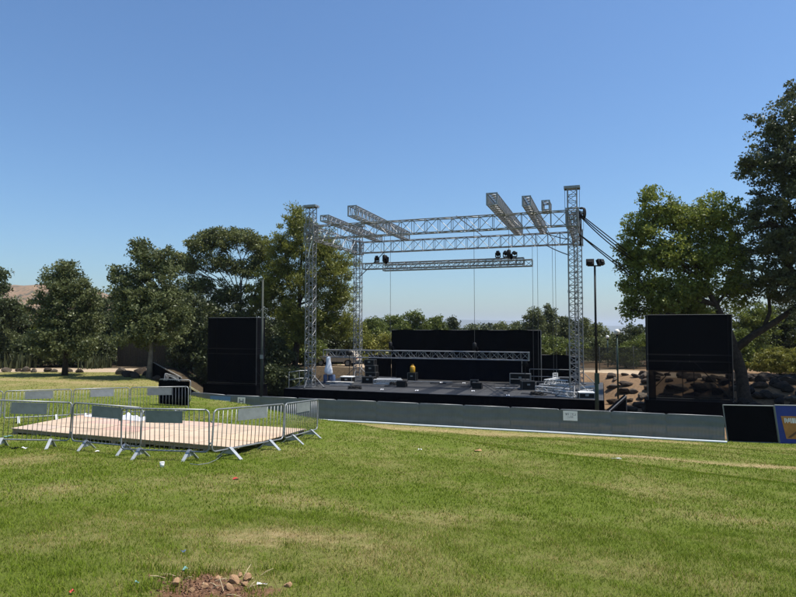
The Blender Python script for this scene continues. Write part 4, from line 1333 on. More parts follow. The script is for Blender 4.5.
# white wrapped bundle on blue drums
tb = 3.0
for i, px in enumerate((325.8, 330.0, 333.6)):
    c_ = ST(sat(px, tb + .25 * (i % 2)), tb + .3 * (i % 2), DECKZ)
    root = thing('blue_drum', ['blue plastic drum, left one under the white bundle', 'blue plastic drum, middle one under the white bundle', 'blue plastic drum, right of the white bundle'][i], 'drum', c_, 'blue drums on the stage')
    part(root, 'body', MB().tube([c_, c_ + Z3 * .03, c_ + Z3 * .22, c_ + Z3 * .26, c_ + Z3 * .30, c_ + Z3 * .52, c_ + Z3 * .56], [.13, .145, .145, .155, .145, .145, .12], 16), BLUE, True)
    part(root, 'lid', MB().tube([c_ + Z3 * .555, c_ + Z3 * .60], [.13, .12], 16), BLUE)
c_ = ST(sat(327.9, tb), tb + .14, DECKZ + .60)
P = []; rad = []
for k, (z, r) in enumerate(((0, .16), (.05, .27), (.25, .28), (.5, .23), (.72, .17), (.95, .15), (1.1, .155), (1.2, .12), (1.23, .03))):
    P.append(c_ + Z3 * z + R3 * (.02 * math.sin(k * 2))); rad.append(r)
mb = MB().tube(P, rad, 22)
for i, v in enumerate(mb.v):
    a = i % 22
    f = 1 + .06 * math.sin(a * 2.0 + i * .02) + .04 * math.sin(a * 1.1)
    ctr = P[min(i // 22, len(P) - 1)]
    mb.v[i] = Vector((ctr.x + (v.x - ctr.x) * f, ctr.y + (v.y - ctr.y) * f, v.z))
single('cloth_bundle', mb, WCLOTH, 'tall white cloth wrapped bundle standing on the blue drums', 'bundle', smooth=True, loc=c_)
# light stand at the left (black head on a pole)
def light_stand(s, t, h, lab):
    c_ = ST(s, t, DECKZ)
    root = thing('light_stand', lab, 'light stand', c_, 'light stands on the stage')
    part(root, 'pole', MB().tube([c_ + Z3 * .1, c_ + Z3 * h], .02, 8), BLACK)
    for k in range(3):
        a = k * 2.1
        part(root, 'leg', MB().tube([c_ + Z3 * .45, c_ + R3 * .4 * math.cos(a) + B3 * .4 * math.sin(a) + Z3 * .012], .013, 6), BLACK)
    q_ = c_ + Z3 * (h + .16)
    part(root, 'head', MB().tube([q_ + B3 * .2, q_ + B3 * .1, q_ - B3 * .18], [.08, .16, .18], 14), BLACK, True)
    part(root, 'yoke', MB().tube([q_ + R3 * .21, q_ + R3 * .21 - Z3 * .16, q_ - R3 * .21 - Z3 * .16, q_ - R3 * .21], .014, 6), BLACK)
light_stand(sat(349.5, 4.2), 4.2, 1.9, 'black lamp on a stand rising over the left end of the lowered truss')
light_stand(sat(525, 5.6), 5.4, 1.3, 'black lamp on a stand before the right end of the backdrop')
# cable ramps lying on the deck
for i, (pa, ta, pb, tb) in enumerate(((505, 1.6, 522, 4.0), (521, .6, 545, .2), (452, 3.4, 470, 3.3), (386, 2.0, 399, 3.4), (430, 5.0, 446, 5.1))):
    a = ST(sat(pa, ta), ta, DECKZ); b_ = ST(sat(pb, tb), tb, DECKZ); x = (b_ - a).normalized(); y_ = Z3.cross(x)
    root = thing('cable_ramp', ['black cable ramp running back from the deck edge at the right', 'black cable ramp along the front edge before the truss pile', 'black cable ramp behind the middle monitor speaker', 'black cable ramp before the left truss pieces', 'black cable ramp before the backdrop, left of the middle'][i], 'cable ramp', a, 'cable ramps on the deck')
    n_ = max(1, int((b_ - a).length / .9))
    for k in range(n_):
        p0 = a.lerp(b_, k / n_) + x * .01; p1 = a.lerp(b_, (k + 1) / n_) - x * .01
        part(root, 'segment', MB().prism([p0 - y_ * .24, p0 - y_ * .10 + Z3 * .06, p0 + y_ * .10 + Z3 * .06, p0 + y_ * .24], p1 - p0), BLACK)
# small scraps on the deck
for i, (px, py) in enumerate(((382, 390), (417, 391), (473, 391.5), (516, 381), (508, 396), (441, 383), (464, 383.5))):
    d = ray(px, py); k = (DECKZ - EYE.z) / d.z; p = EYE + d * k
    mb = MB().grid(lambda u, v: p + R3 * (u - .5) * .20 + B3 * (v - .5) * .24 + Z3 * (.012 + .05 * abs(math.sin(u * 4 + v * 3 + px))), 5, 5)
    single('paper_scrap', mb, WCLOTH, ['white paper scrap on the left part of the deck edge', 'white paper scrap on the deck below the yellow can', 'white paper scrap near the middle of the deck edge', 'white scrap by the right end of the backdrop', 'white scrap beside the cable mat at the right', 'white scrap under the lowered truss, left of the middle', 'white scrap under the lowered truss, near the middle'][i], 'scrap', 'paper scraps on the deck', loc=p)
# cable mat and coiled cables on the deck
for i, (px, py, r) in enumerate(((548, 389, .4), (560, 386, .35), (583, 393, .45), (395, 385, .35), (537, 395, .35), (355, 389, .4))):
    d = ray(px, py); k = (DECKZ - EYE.z) / d.z; p = EYE + d * k
    P = []
    for a in range(64):
        th = a * .39; q_ = r * (1 + .12 * math.sin(a * 1.7 + i))
        P.append(p + Vector((q_ * math.cos(th), q_ * math.sin(th), .03 + .0025 * a)))
    single('cable_coil', MB().tube(P, .022, 5), BLACK, ['coil of black cable in the truss pile, left one', 'coil of black cable in the truss pile, middle one', 'coil of black cable at the right corner of the deck', 'coil of black cable before the flight cases', 'coil of black cable at the front of the truss pile', 'coil of black cable near the front left tower'][i], 'cable', 'cable coils on the deck', loc=p)

# ------------------------------------------------------------------ car behind the stage
def build_car(c_, yaw):
    root = thing('parked_car', 'cream coloured car parked behind the left end of the stage', 'car', c_)
    rx = Vector((math.cos(yaw), math.sin(yaw), 0)); ry = Vector((-rx.y, rx.x, 0))
    def q(x, y, z): return c_ + rx * x + ry * y + Z3 * z
    W = .82
    wheels = (-1.35, 1.30)
    low = [(-2.15, .42), (-2.12, .72), (-1.95, .86), (-1.1, .95), (-.95, .97), (1.95, .98), (2.12, .90), (2.16, .42)]
    bot = []
    for wx in (1.30, -1.35):
        bot += [(wx + .40, .32)] + [(wx + .40 * math.cos(a), .33 + .38 * math.sin(a)) for a in [math.pi * k / 8 for k in range(1, 8)]] + [(wx - .40, .32)]
    prof = low + bot
    part(root, 'body', MB().prism([q(x, -W, z) for x, z in prof], ry * (2 * W)), CARP)
    cab = [(-1.05, .96), (-.38, 1.44), (.0, 1.49), (1.35, 1.48), (1.75, 1.38), (2.02, .97)]
    part(root, 'cabin', MB().prism([q(x, -W + .07, z) for x, z in cab], ry * (2 * W - .14)), CARP)
    for sd in (-1, 1):
        y0 = sd * (W - .07)
        for (a, b2, c2, d2) in (((-.80, 1.0), (-.30, 1.40), (.22, 1.42), (.22, 1.0)), ((.28, 1.0), (.28, 1.42), (1.05, 1.42), (1.05, 1.0)), ((1.12, 1.0), (1.12, 1.42), (1.55, 1.37), (1.80, 1.02))):
            part(root, 'side_window', MB().prism([q(x, y0 + sd * .003, z) for x, z in (a, b2, c2, d2)], ry * sd * .006), GLASS)
        for x in (-.62, .25, 1.08):
            part(root, 'door_seam', MB().prism([q(x, sd * (W + .001), .38), q(x + .012, sd * (W + .001), .38), q(x + .012, sd * (W + .001), .95), q(x, sd * (W + .001), .95)], ry * sd * .003), BLACK)
        part(root, 'sill', MB().prism([q(-.92, sd * (W + .002), .30), q(.88, sd * (W + .002), .30), q(.88, sd * (W + .002), .42), q(-.92, sd * (W + .002), .42)], ry * sd * .02), BLACK)
        for wx in wheels:
            wl = MB().tube([q(wx, sd * (W - .22), .32), q(wx, sd * (W - .01), .32)], .32, 20)
            w_ = part(root, 'wheel', wl, RUBBER)
            part(w_, 'rim', MB().tube([q(wx, sd * (W - .012), .32), q(wx, sd * (W + .004), .32)], [.20, .18], 16), GALV, top=root)
        part(root, 'headlight', MB().box(q(-2.10, sd * .60, .72), rx * .05, ry * .17, Z3 * .07), GLOBE)
        part(root, 'tail_light', MB().box(q(2.12, sd * .62, .80), rx * .05, ry * .13, Z3 * .08), RED)
        part(root, 'mirror', MB().box(q(-.70, sd * (W + .08), 1.02), rx * .05, ry * .09, Z3 * .06), CARP)
    part(root, 'windscreen', MB().prism([q(-1.03, -.66, .99), q(-1.03, .66, .99), q(-.42, .60, 1.43), q(-.42, -.60, 1.43)], (rx * -.008 + Z3 * .008)), GLASS)
    part(root, 'bumper', MB().box(q(-2.16, 0, .48), rx * .06, ry * .8, Z3 * .1), BLACK)
    part(root, 'bumper', MB().box(q(2.17, 0, .48), rx * .06, ry * .8, Z3 * .1), BLACK)
cp = gp(337.5, 56.5)
build_car(cp + Z3 * 0.0, -0.25)

# grey mesh garden fence behind the right end of the stage
ga, gb = gp(566, 51.0), gp(650, 49.0)
root = thing('garden_fence', 'grey mesh garden fence behind the globe lamps right of the stage', 'fence', (ga + gb) / 2)
ng = 5
for i in range(ng + 1):
    p = ga.lerp(gb, i / ng); p.z = hz(p.x, p.y)
    rod(root, 'post', p - Z3 * .05, p + Z3 * 1.95, .03, GALVD)
for i in range(ng):
    pa, pb = ga.lerp(gb, i / ng), ga.lerp(gb, (i + 1) / ng); pa.z = hz(pa.x, pa.y); pb.z = hz(pb.x, pb.y)
    part(root, 'mesh_panel', MB().grid(lambda u, v: pa.lerp(pb, u) + Vector((0, -.04 - .03 * math.sin(u * 9 + i) * v, .05 + 1.85 * v)), 12, 3), GFENCE, True)
# ------------------------------------------------------------------ rocks
def rock_mesh(seed, mat):
    rr = np.random.default_rng(seed)
    bm = bmesh.new(); bmesh.ops.create_icosphere(bm, subdivisions=2, radius=1)
    dirs = rr.normal(size=(9, 3)); dirs /= np.linalg.norm(dirs, axis=1)[:, None]
    cut = rr.uniform(.45, .8, 9)
    for v in bm.verts:
        p = np.array(v.co)
        for d_, c_ in zip(dirs, cut):
            k = p @ d_
            if k > c_: p = p - d_ * (k - c_) * .9
        p = p * (1 + rr.normal(0, .055))
        v.co = Vector(p)
    me = bpy.data.meshes.new('rock'); bm.to_mesh(me); bm.free(); me.materials.append(mat)
    return me
RM = [rock_mesh(k, ROCK) for k in range(5)]
RM_SHADE = [rock_mesh(k + 80, ROCK_SHADE) for k in range(3)]
RL = [rock_mesh(k + 20, ROCKL) for k in range(3)]
rock_rng = random.Random(3)
def rock(p, sx, sy, sz, lab, group, light=False, nm='boulder', cat='rock'):
    o = obj(nm, rock_rng.choice(RL if light else RM), None, p + Z3 * sz * .35)
    o.scale = (sx, sy, sz); o.rotation_euler = (rock_rng.uniform(-.2, .2), rock_rng.uniform(-.2, .2), rock_rng.uniform(0, 6.28))
    return tag(o, lab, cat, group)
ORD = ['first', 'second', 'third', 'fourth', 'fifth', 'sixth', 'seventh', 'eighth', 'ninth', 'tenth', 'eleventh', 'twelfth', 'thirteenth', 'fourteenth', 'fifteenth', 'sixteenth', 'seventeenth', 'eighteenth', 'nineteenth', 'twentieth']
# boulders on the left behind the lawn
lb = [(8, 45.5, .75, 1), (20, 46, .5, 0), (27, 45.8, .8, 1), (36, 45.2, .6, 1), (50, 45.6, .75, 0), (56, 45.3, .5, 1), (70, 45.5, .6, 0), (81, 45, .62, 0)]
for i, (px, Y, r, lt) in enumerate(lb):
    r *= .62
    rock(gp(px, Y), r, r * .8, r * .62, '%s boulder from the left in the row behind the lawn' % ORD[i], 'row of boulders left', bool(lt))
for i in range(13):
    px = 122 + 5.0 * i; Y = 43.0 - (i % 4) * .9 + rock_rng.uniform(-.5, .5)
    r = rock_rng.uniform(.35, .6)
    rock(gp(px, Y), r, r * .8, r * .7, '%s dark boulder from the left in the heap round the taller lawn tree' % ORD[i], 'boulders round the second trunk', i % 6 == 0)
# rock terraces right of the stage
i = 0
for row, (t0, n) in enumerate(((4.2, 9), (5.6, 10), (7.0, 11), (8.5, 12), (10.0, 12), (11.4, 13), (12.7, 14))):
    for k in range(n):
        s = 18.7 + k * .92 + rock_rng.uniform(-.3, .3) + .4 * (row % 2)
        p = ST(s, t0 - max(0, s - 20) * .55 + rock_rng.uniform(-.3, .3)); p.z = hz(p.x, p.y)
        r = rock_rng.uniform(.28, .62)
        rock(p, r * 1.2, r * .75, r * rock_rng.uniform(.4, .62), '%s rock from the stage in the %s row of the terraced slope' % (ORD[k], ['lowest', 'second lowest', 'third lowest', 'middle', 'third highest', 'second highest', 'highest'][row]), 'rocks of the terraced slope', rock_rng.random() < .3)
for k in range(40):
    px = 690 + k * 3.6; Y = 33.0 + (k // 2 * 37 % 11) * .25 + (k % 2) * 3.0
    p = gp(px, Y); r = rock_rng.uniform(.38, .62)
    rock(p, r * 1.1, r * .8, r * .75, '%s shaded rock from the left in the %s rank behind mesh tower and leaning trunk' % (ORD[k // 2], ['front', 'rear'][k % 2]), 'shaded rocks under the tree').data = RM_SHADE[k % 3]

# ------------------------------------------------------------------ trees and shrubs
def leaf_cloud(centers, radii, nleaf, size, asp, rr, droop=0.0, up=0.0):
    """many leaf-sized faces gathered round the given twig centres"""
    n = len(centers)
    C = np.repeat(np.array(centers), nleaf, 0); Rr = np.repeat(np.array(radii), nleaf)
    N = n * nleaf
    d = rr.normal(size=(N, 3)); d /= np.linalg.norm(d, axis=1)[:, None] + 1e-9
    rad = rr.random(N) ** 0.55
    P = C + d * (rad * Rr)[:, None] * np.array([1, 1, .72])
    P[:, 2] -= droop * rad * Rr
    a = rr.normal(size=(N, 3)); a[:, 2] += up - droop * 1.5
    a += d * 0.7
    a /= np.linalg.norm(a, axis=1)[:, None] + 1e-9
    q = rr.normal(size=(N, 3)); q[:, 2] *= .5
    b_ = np.cross(a, q); b_ /= np.linalg.norm(b_, axis=1)[:, None] + 1e-9
    nrm = np.cross(a, b_)
    L = size * rr.uniform(.6, 1.35, N); W = L * asp
    v = np.stack([P - a * (L / 2)[:, None], P + b_ * (W / 2)[:, None] + nrm * (W * .18)[:, None], P + a * (L / 2)[:, None], P - b_ * (W / 2)[:, None] + nrm * (W * .18)[:, None]], 1).reshape(-1, 3)
    tone = np.repeat(rr.normal(.5, .16, n), nleaf) + rr.normal(0, .16, N)
    return v, np.repeat(np.clip(tone, 0, 1), 4)
def tree(name, label, cat, base, trunk, lobes, mat, seed, clumps=260, nleaf=46, leaf=.2, asp=.5, clr=.55, bark=BARK, group=None, droop=0.0, up=0.0, shell=.55, limbs=True, twig=.5):
    """trunk: list of (point, radius); lobes: list of (centre, (rx, ry, rz))"""
    rr = np.random.default_rng(seed)
    clumps = int(clumps * 1.35); nleaf = int(nleaf * 1.35); leaf = leaf * 1.12
    root = thing(name, label, cat, base, group)
    vol = np.array([(l[1][0] * l[1][1] * l[1][2]) ** (2 / 3) for l in lobes]); vol /= vol.sum()
    centers = []; owner = []
    for i, (c_, rd) in enumerate(lobes):
        k = max(3, int(round(clumps * vol[i])))
        d = rr.normal(size=(k, 3)); d /= np.linalg.norm(d, axis=1)[:, None]
        rad = rr.random(k) ** shell
        rad *= 1 + .14 * rr.normal(size=k)
        p = np.array(c_) + d * rad[:, None] * np.array(rd)
        zmin = base.z + .1
        p = p[p[:, 2] > zmin + .2]
        centers.append(p); owner += [i] * len(p)
    cen = np.concatenate(centers)
    rad = clr * rr.uniform(.55, 1.25, len(cen))
    v, tone = leaf_cloud(cen, rad, nleaf, leaf, asp, rr, droop, up)
    g = height(v[:, 0], v[:, 1])
    v[:, 2] = np.maximum(v[:, 2], np.repeat(g.reshape(-1, 4).max(1), 4) + .01 + .0 * v[:, 2]) if cat in ('shrub', 'hedge', 'reeds') else v[:, 2]
    me = fastmesh('crown', v - np.array(base), 4, mat, {'rnd': tone})
    obj('crown', me, root)
    mb = MB()
    tp = [Vector(p) for p, r in trunk]; tr = [r for p, r in trunk]
    mb.tube(tp, tr, 10)
    if limbs:
        own = np.array(owner)
        for i, (c_, rd) in enumerate(lobes):
            c_ = Vector(c_)
            # leave the trunk below the lobe
            best = min(range(1, len(tp)), key=lambda k: (tp[k] - c_).length + (4 if tp[k].z > c_.z else 0))
            a = tp[best]; r0 = tr[best] * .62
            mid = a.lerp(c_, .5) + Vector((rr.normal(0, .12), rr.normal(0, .12), .12)) * (c_ - a).length * .5
            mb.tube([a, mid, c_], [r0, r0 * .7, r0 * .42], 7, False)
            mine = cen[own == i]
            for q in mine[:: max(1, int(len(mine) / 12))]:
                q = Vector(q)
                st = mid.lerp(c_, rr.random())
                mb.tube([st, st.lerp(q, .5) + Vector(rr.normal(0, .1, 3)), q], [r0 * .36, r0 * .24, .012], 5, False)
    part(root, 'trunk', mb, bark, True)
    return root
def lob(px, py, Y, rx, rz, ry=None):
    c_ = at_depth(px, py, Y)
    k = Y / FPX
    return (tuple(c_), (rx * k, (ry if ry else rx) * k, rz * k))
L_OLIVE = leafmat('leaf_grey_green', (0.058, 0.072, 0.024), (0.175, 0.195, 0.074), 0.32)
L_GREEN = leafmat('leaf_green', (0.056, 0.078, 0.014), (0.19, 0.225, 0.042), 0.34)
L_LIGHT = leafmat('leaf_light_green', (0.085, 0.115, 0.016), (0.29, 0.32, 0.062), 0.4)
L_DARK = leafmat('leaf_dark', (0.032, 0.042, 0.015), (0.095, 0.115, 0.04), 0.25)
L_PINE = leafmat('needle_green', (0.078, 0.090, 0.013), (0.275, 0.280, 0.046), 0.32)
L_EUC = leafmat('leaf_eucalyptus', (0.062, 0.075, 0.022), (0.19, 0.205, 0.062), 0.32)
L_YEL = leafmat('leaf_yellow_green', (0.095, 0.105, 0.016), (0.290, 0.275, 0.050), .35)
L_REED = leafmat('leaf_reed', (0.035, 0.045, 0.018), (0.095, 0.105, 0.045), 0.25)
def up_trunk(px, Y, topy, r, lean=0.0, n=5):
    b0 = gp(px, Y); tpz = at_depth(px, topy, Y).z
    P = []
    for k in range(n + 1):
        f = k / n
        P.append((b0 + Vector((lean * f + .06 * math.sin(f * 7 + px), .05 * math.sin(f * 5), (tpz - b0.z) * f - (.15 if k == 0 else 0))), r * (1 - .72 * f) * (1.25 if k == 0 else 1)))
    return b0, P

# the two free-standing trees on the left lawn
b0, tr = up_trunk(67, 42.5, 300, .19)
tree('lawn_tree', 'roundish grey green tree standing alone on the lawn, left of the taller one', 'tree', b0, tr,
     [lob(65, 335, 42.5, 30, 26), lob(50, 312, 42.5, 20, 22), lob(84, 312, 42.5, 16, 26), lob(64, 290, 42.5, 24, 24), lob(62, 272, 42.5, 15, 13), lob(83, 292, 42.3, 13, 14), lob(45, 345, 42, 14, 14), lob(84, 345, 42, 13, 14)],
     L_OLIVE, 101, 420, 42, .17, .5, .52)
b0, tr = up_trunk(150.5, 40.5, 262, .17)
tree('lawn_tree', 'taller grey green tree on the lawn beside the dark boulders', 'tree', b0, tr,
     [lob(150, 330, 40.5, 38, 20), lob(150, 305, 40.5, 33, 24), lob(132, 290, 40.5, 20, 24), lob(168, 292, 40.5, 20, 26), lob(146, 268, 40.5, 20, 22), lob(140, 250, 40.5, 10, 16), lob(162, 262, 40.5, 12, 16), lob(120, 275, 40.5, 10, 12), lob(180, 318, 40.3, 13, 18), lob(122, 318, 40.3, 13, 16)],
     L_OLIVE, 102, 460, 42, .17, .5, .5, BARKG)
# left edge
b0, tr = up_trunk(-8, 50, 290, .2)
tree('broadleaf_tree', 'dark tree at the left picture edge', 'tree', b0, tr, [lob(-4, 318, 50, 24, 26), lob(8, 312, 50, 14, 18), lob(-15, 295, 50, 24, 22), lob(2, 275, 50, 5, 7), lob(-22, 275, 50, 22, 16)], L_DARK, 103, 240, 42, .2, .5, .55)
# thicket behind the left lawn
bushes = [(-30, 52, 318, 30, L_GREEN), (12, 56, 305, 26, L_DARK), (42, 57, 322, 26, L_GREEN), (98, 54, 293, 24, L_DARK), (120, 57, 285, 22, L_OLIVE), (78, 58, 318, 24, L_DARK), (188, 50, 288, 24, L_DARK), (206, 56, 300, 22, L_DARK), (165, 57, 290, 24, L_DARK),
          (228, 58, 322, 26, L_DARK), (256, 60, 315, 26, L_DARK), (142, 55, 325, 22, L_GREEN), (318, 64, 318, 28, L_GREEN), (282, 62, 305, 26, L_DARK), (212, 49, 318, 20, L_DARK), (276, 50, 338, 15, L_DARK), (304, 57, 335, 20, L_GREEN), (336, 60, 328, 20, L_DARK), (272, 45.5, 368, 9, L_DARK), (286, 45.0, 372, 8, L_DARK), (300, 46.5, 370, 8, L_DARK), (355, 60.5, 332, 18, L_PINE), (30, 51, 338, 20, L_DARK), (62, 52, 332, 20, L_OLIVE), (95, 51.5, 335, 18, L_DARK), (4, 52, 332, 18, L_OLIVE)]
words = ['far left bush cut by the picture edge', 'dark bush under the hill at the left', 'mid green bush left of the first lawn tree', 'dark bush between the two lawn trees', 'grey green bush just left of the taller lawn tree', 'low dark bush behind the first lawn tree', 'dark bush right of the taller lawn tree', 'dark bush left of the black mesh tower', 'dark bush right behind the taller lawn tree',
         'dark bush behind the black mesh tower', 'dark bush behind the plain green pole', 'mid green low bush behind the taller lawn tree', 'green bush behind the front left tower', 'dark bush under the big pine', 'dark bush rising over the left edge of the black mesh tower', 'dark low bush left of the pine trunk', 'green bush between pine trunk and front left tower', 'dark bush above the parked car', 'knee high dark shrub beside the green pole', 'knee high dark shrub left of the pine foot', 'knee high dark shrub right of the pine foot', 'olive bush behind the rear left tower foot', 'dark undergrowth bush at the far left', 'grey green undergrowth bush behind the first lawn tree trunk', 'dark undergrowth bush between the lawn trees', 'grey green undergrowth bush at the left picture edge']
for i, (px, Y, ty, rx, mt) in enumerate(bushes):
    b0, tr = up_trunk(px, Y, ty + 18, .12)
    by = EYE.z - b0.z
    ybot = 327 + (EYE.z - b0.z) / Y * FPX
    hgt = ybot - ty
    tree('thicket_bush', words[i], 'tree', b0, tr, [lob(px, ty + hgt * .72, Y, rx, hgt * .27), lob(px - rx * .3, ty + hgt * .45, Y, rx * .8, hgt * .28), lob(px + rx * .35, ty + hgt * .38, Y, rx * .7, hgt * .26), lob(px, ty + hgt * .16, Y, rx * .55, hgt * .15)],
         mt, 200 + i, 190, 34, .22, .5, .62, group='bushes behind the lawn')
# reeds at the left
def reeds(px, Y, wpx, hm, n, lab, seed):
    rr = np.random.default_rng(seed); b0 = gp(px, Y)
    N = n; X = b0.x + rr.normal(0, wpx * Y / FPX, N); YY = Y + rr.normal(0, .7, N); Z = height(X, YY)
    th = rr.uniform(0, 6.28, N); hh = hm * rr.uniform(.3, 1.1, N) ** 1.3; w_ = rr.uniform(.03, .06, N)
    P = np.stack([X, YY, Z], 1); D = np.stack([np.cos(th), np.sin(th), 0 * th], 1) * (.35 * hh * rr.random(N))[:, None]
    Wv = np.stack([np.sin(th), -np.cos(th), 0 * th], 1) * w_[:, None]
    U = np.stack([0 * th, 0 * th, hh], 1)
    v = np.stack([P - Wv, P + Wv, P + D * .35 + U * .65 + Wv, P + D + U, P + D * .35 + U * .65 - Wv], 1).reshape(-1, 3)
    root = thing('reed_clump', lab, 'reeds', b0, 'reed clumps left')
    obj('leaves', fastmesh('leaves', v - np.array(b0), 5, L_REED, {'rnd': np.repeat(rr.random(N), 5)}, [[0, 1, 2, 4], [4, 2, 3]]), root)
reeds(22, 49.8, 6, 1.35, 300, 'pale green reed clump left of the first lawn tree', 4)
reeds(100, 50, 5, 1.2, 200, 'pale green reed clump between the lawn trees', 5)
# reed fence behind the trees
def reed_fence(px0, px1, Y, hgt, lab):
    a, b_ = gp(px0, Y), gp(px1, Y)
    root = thing('reed_fence', lab, 'fence', (a + b_) / 2, 'brown fence behind the trees')
    L = (b_ - a).length; n = max(4, int(L / .16)); x = (b_ - a).normalized()
    for i in range(n):
        p = a + x * (L * (i + .5) / n); p.z = hz(p.x, p.y) - .03
        hh = hgt * random.uniform(.93, 1.05)
        part(root, 'paling', MB().box(p + Z3 * hh / 2 + Vector((0, random.uniform(-.015, .015), 0)), x * (L / n / 2 - .008), Vector((0, .015, 0)), Z3 * hh / 2), REED)
    for zz in (.35, .8):
        rod(root, 'rail', a + Z3 * hgt * zz + Vector((0, .045, 0)), b_ + Z3 * hgt * zz + Vector((0, .045, 0)), .025, WOOD)
reed_fence(118, 150, 52.0, 2.3, 'brown paling fence behind the taller lawn tree, left length')
reed_fence(150, 182, 52.0, 2.3, 'brown paling fence behind the taller lawn tree, right length')
reed_fence(182, 214, 53.2, 2.3, 'brown paling fence left of the black mesh tower')
reed_fence(262, 292, 58.5, 2.2, 'brown paling fence between the green pole and the pine trunk')
reed_fence(292, 332, 61.0, 2.4, 'brown paling fence behind the front left tower')
reed_fence(332, 366, 62.5, 2.4, 'brown paling fence behind the parked car')

# big eucalyptus-like tree, layered crown with gaps
Y = 53
b0, tr = up_trunk(240, Y, 300, .33)
tree('spreading_tree', 'big olive green tree with layered crown and gaps behind the left mesh tower', 'tree', b0, tr,
     [lob(208, 243, Y, 26, 13), lob(190, 262, Y, 17, 12), lob(232, 236, Y, 22, 10), lob(252, 240, Y, 18, 11), lob(222, 262, Y, 22, 11), lob(248, 268, Y, 16, 12), lob(200, 285, Y, 18, 12), lob(178, 256, Y, 7, 8), lob(262, 255, Y, 14, 14), lob(226, 296, Y, 20, 14), lob(258, 300, Y, 18, 20), lob(205, 310, Y, 18, 14), lob(175, 268, Y, 10, 12), lob(185, 292, Y, 14, 14), lob(238, 318, Y, 26, 16), lob(215, 232, Y, 12, 6)],
     L_EUC, 301, 620, 44, .2, .4, .6, BARKG, droop=.25, shell=.6)
# pine on the left of the stage
Y = 51
b0, tr = up_trunk(294, Y, 250, .30, lean=.7)
tree('pine_tree', 'big sunlit pine behind the front left tower', 'tree', b0, tr,
     [lob(300, 228, Y, 20, 16), lob(296, 214, Y, 9, 8), lob(284, 248, Y, 24, 16), lob(322, 250, Y, 24, 18), lob(335, 268, Y, 24, 18), lob(342, 296, Y, 17, 18), lob(312, 282, Y, 30, 22), lob(278, 272, Y, 26, 18), lob(270, 292, Y, 20, 18), lob(322, 318, Y, 28, 22), lob(345, 325, Y, 14, 14), lob(290, 310, Y, 24, 20), lob(300, 334, Y, 22, 14)],
     L_PINE, 302, 640, 64, .24, .24, .62, BARK, droop=-.15, up=.5, shell=.6)
# line of trees behind the stage
line_trees = [(372, 66, 316, 20, L_GREEN), (392, 74, 313, 18, L_GREEN), (414, 70, 309, 20, L_GREEN), (436, 74, 315, 16, L_GREEN), (452, 84, 317, 7, L_DARK), (470, 110, 325, 20, L_OLIVE), (500, 100, 322, 18, L_EUC), (517, 105, 321, 18, L_OLIVE), (484, 120, 323, 18, L_DARK),
              (535, 72, 306, 12, L_OLIVE), (549, 74, 304, 9, L_OLIVE), (545, 62, 336, 26, L_GREEN), (563, 76, 313, 9, L_OLIVE), (575, 80, 320, 12, L_DARK), (584, 84, 318, 7, L_EUC), (596, 88, 323, 12, L_EUC), (600, 64, 338, 20, L_OLIVE),
              (612, 92, 333, 16, L_OLIVE), (634, 58, 324, 20, L_DARK), (648, 54, 333, 22, L_GREEN), (625, 52, 346, 16, L_GREEN), (572, 60, 340, 18, L_GREEN), (357, 62, 322, 14, L_PINE), (388, 61, 332, 26, L_YEL), (670, 60, 318, 24, L_DARK), (425, 90, 318, 30, L_DARK)]
lw = ['green tree behind the rear left tower', 'green tree just left of the backdrop, farther one', 'tallest round green tree above the left part of the backdrop', 'green tree above the backdrop, right of the tallest', 'small pointed dark tree above the backdrop', 'low far tree above the middle of the backdrop', 'far olive tree above the backdrop, right of middle', 'far tree above the right part of the backdrop', 'dark far tree above the middle of the backdrop',
      'tall dark olive tree above the right end of the backdrop', 'pointed tall tree right of the backdrop end', 'bright green bush right of the backdrop', 'slim tree between backdrop and right tower', 'dark tree behind the right tower', 'slim thin tree right of the right tower', 'thin tree left of the twin lamp pole', 'olive bush behind the twin lamp pole', 'far tree between lamp pole and globe lamp', 'dark tree right of the globe lamp', 'green bush left of the right mesh tower', 'low green bush behind the globe lamps', 'green bush behind the right tower', 'olive tree at the right rim of the pine', 'yellow green bush behind the flight cases', 'dark tree behind the right mesh tower', 'dark far tree over the left part of the backdrop']
for i, (px, Y, ty, rx, mt) in enumerate(line_trees):
    b0, tr = up_trunk(px, Y, ty + 10, .13)
    ybot = 327 + (EYE.z - b0.z) / Y * FPX
    hgt = max(ybot - ty, 14)
    tree('background_tree', lw[i], 'tree', b0, tr, [lob(px, ty + hgt * .62, Y, rx, hgt * .30), lob(px - rx * .35, ty + hgt * .40, Y, rx * .62, hgt * .26), lob(px + rx * .35, ty + hgt * .36, Y, rx * .58, hgt * .25), lob(px + rx * .05, ty + hgt * .16, Y, rx * .5, hgt * .14)],
         mt, 400 + i, 130, 34, .2 * Y / 62, .5, .6 * Y / 70, group='trees behind the stage')
# far woodland down the valley
rr = np.random.default_rng(9)
N = 420
cen = []; rad = []
for k in range(N):
    YY = rr.uniform(130, 620); px = rr.uniform(120, 1000) ; x = (px - CX) / FPX * YY
    z = hz(x, YY)
    for j in range(3):
        cen.append((x + rr.normal(0, 2.0), YY + rr.normal(0, 2), z + rr.uniform(1.5, 5.0))); rad.append(rr.uniform(1.6, 3.0))
v, tone = leaf_cloud(cen, rad, 40, .9, .6, rr)
fw = obj('far_woodland', fastmesh('far_woodland', v, 4, L_OLIVE, {'rnd': tone})); fw['kind'] = 'stuff'; fw['label'] = 'far woodland in the valley behind the stage'

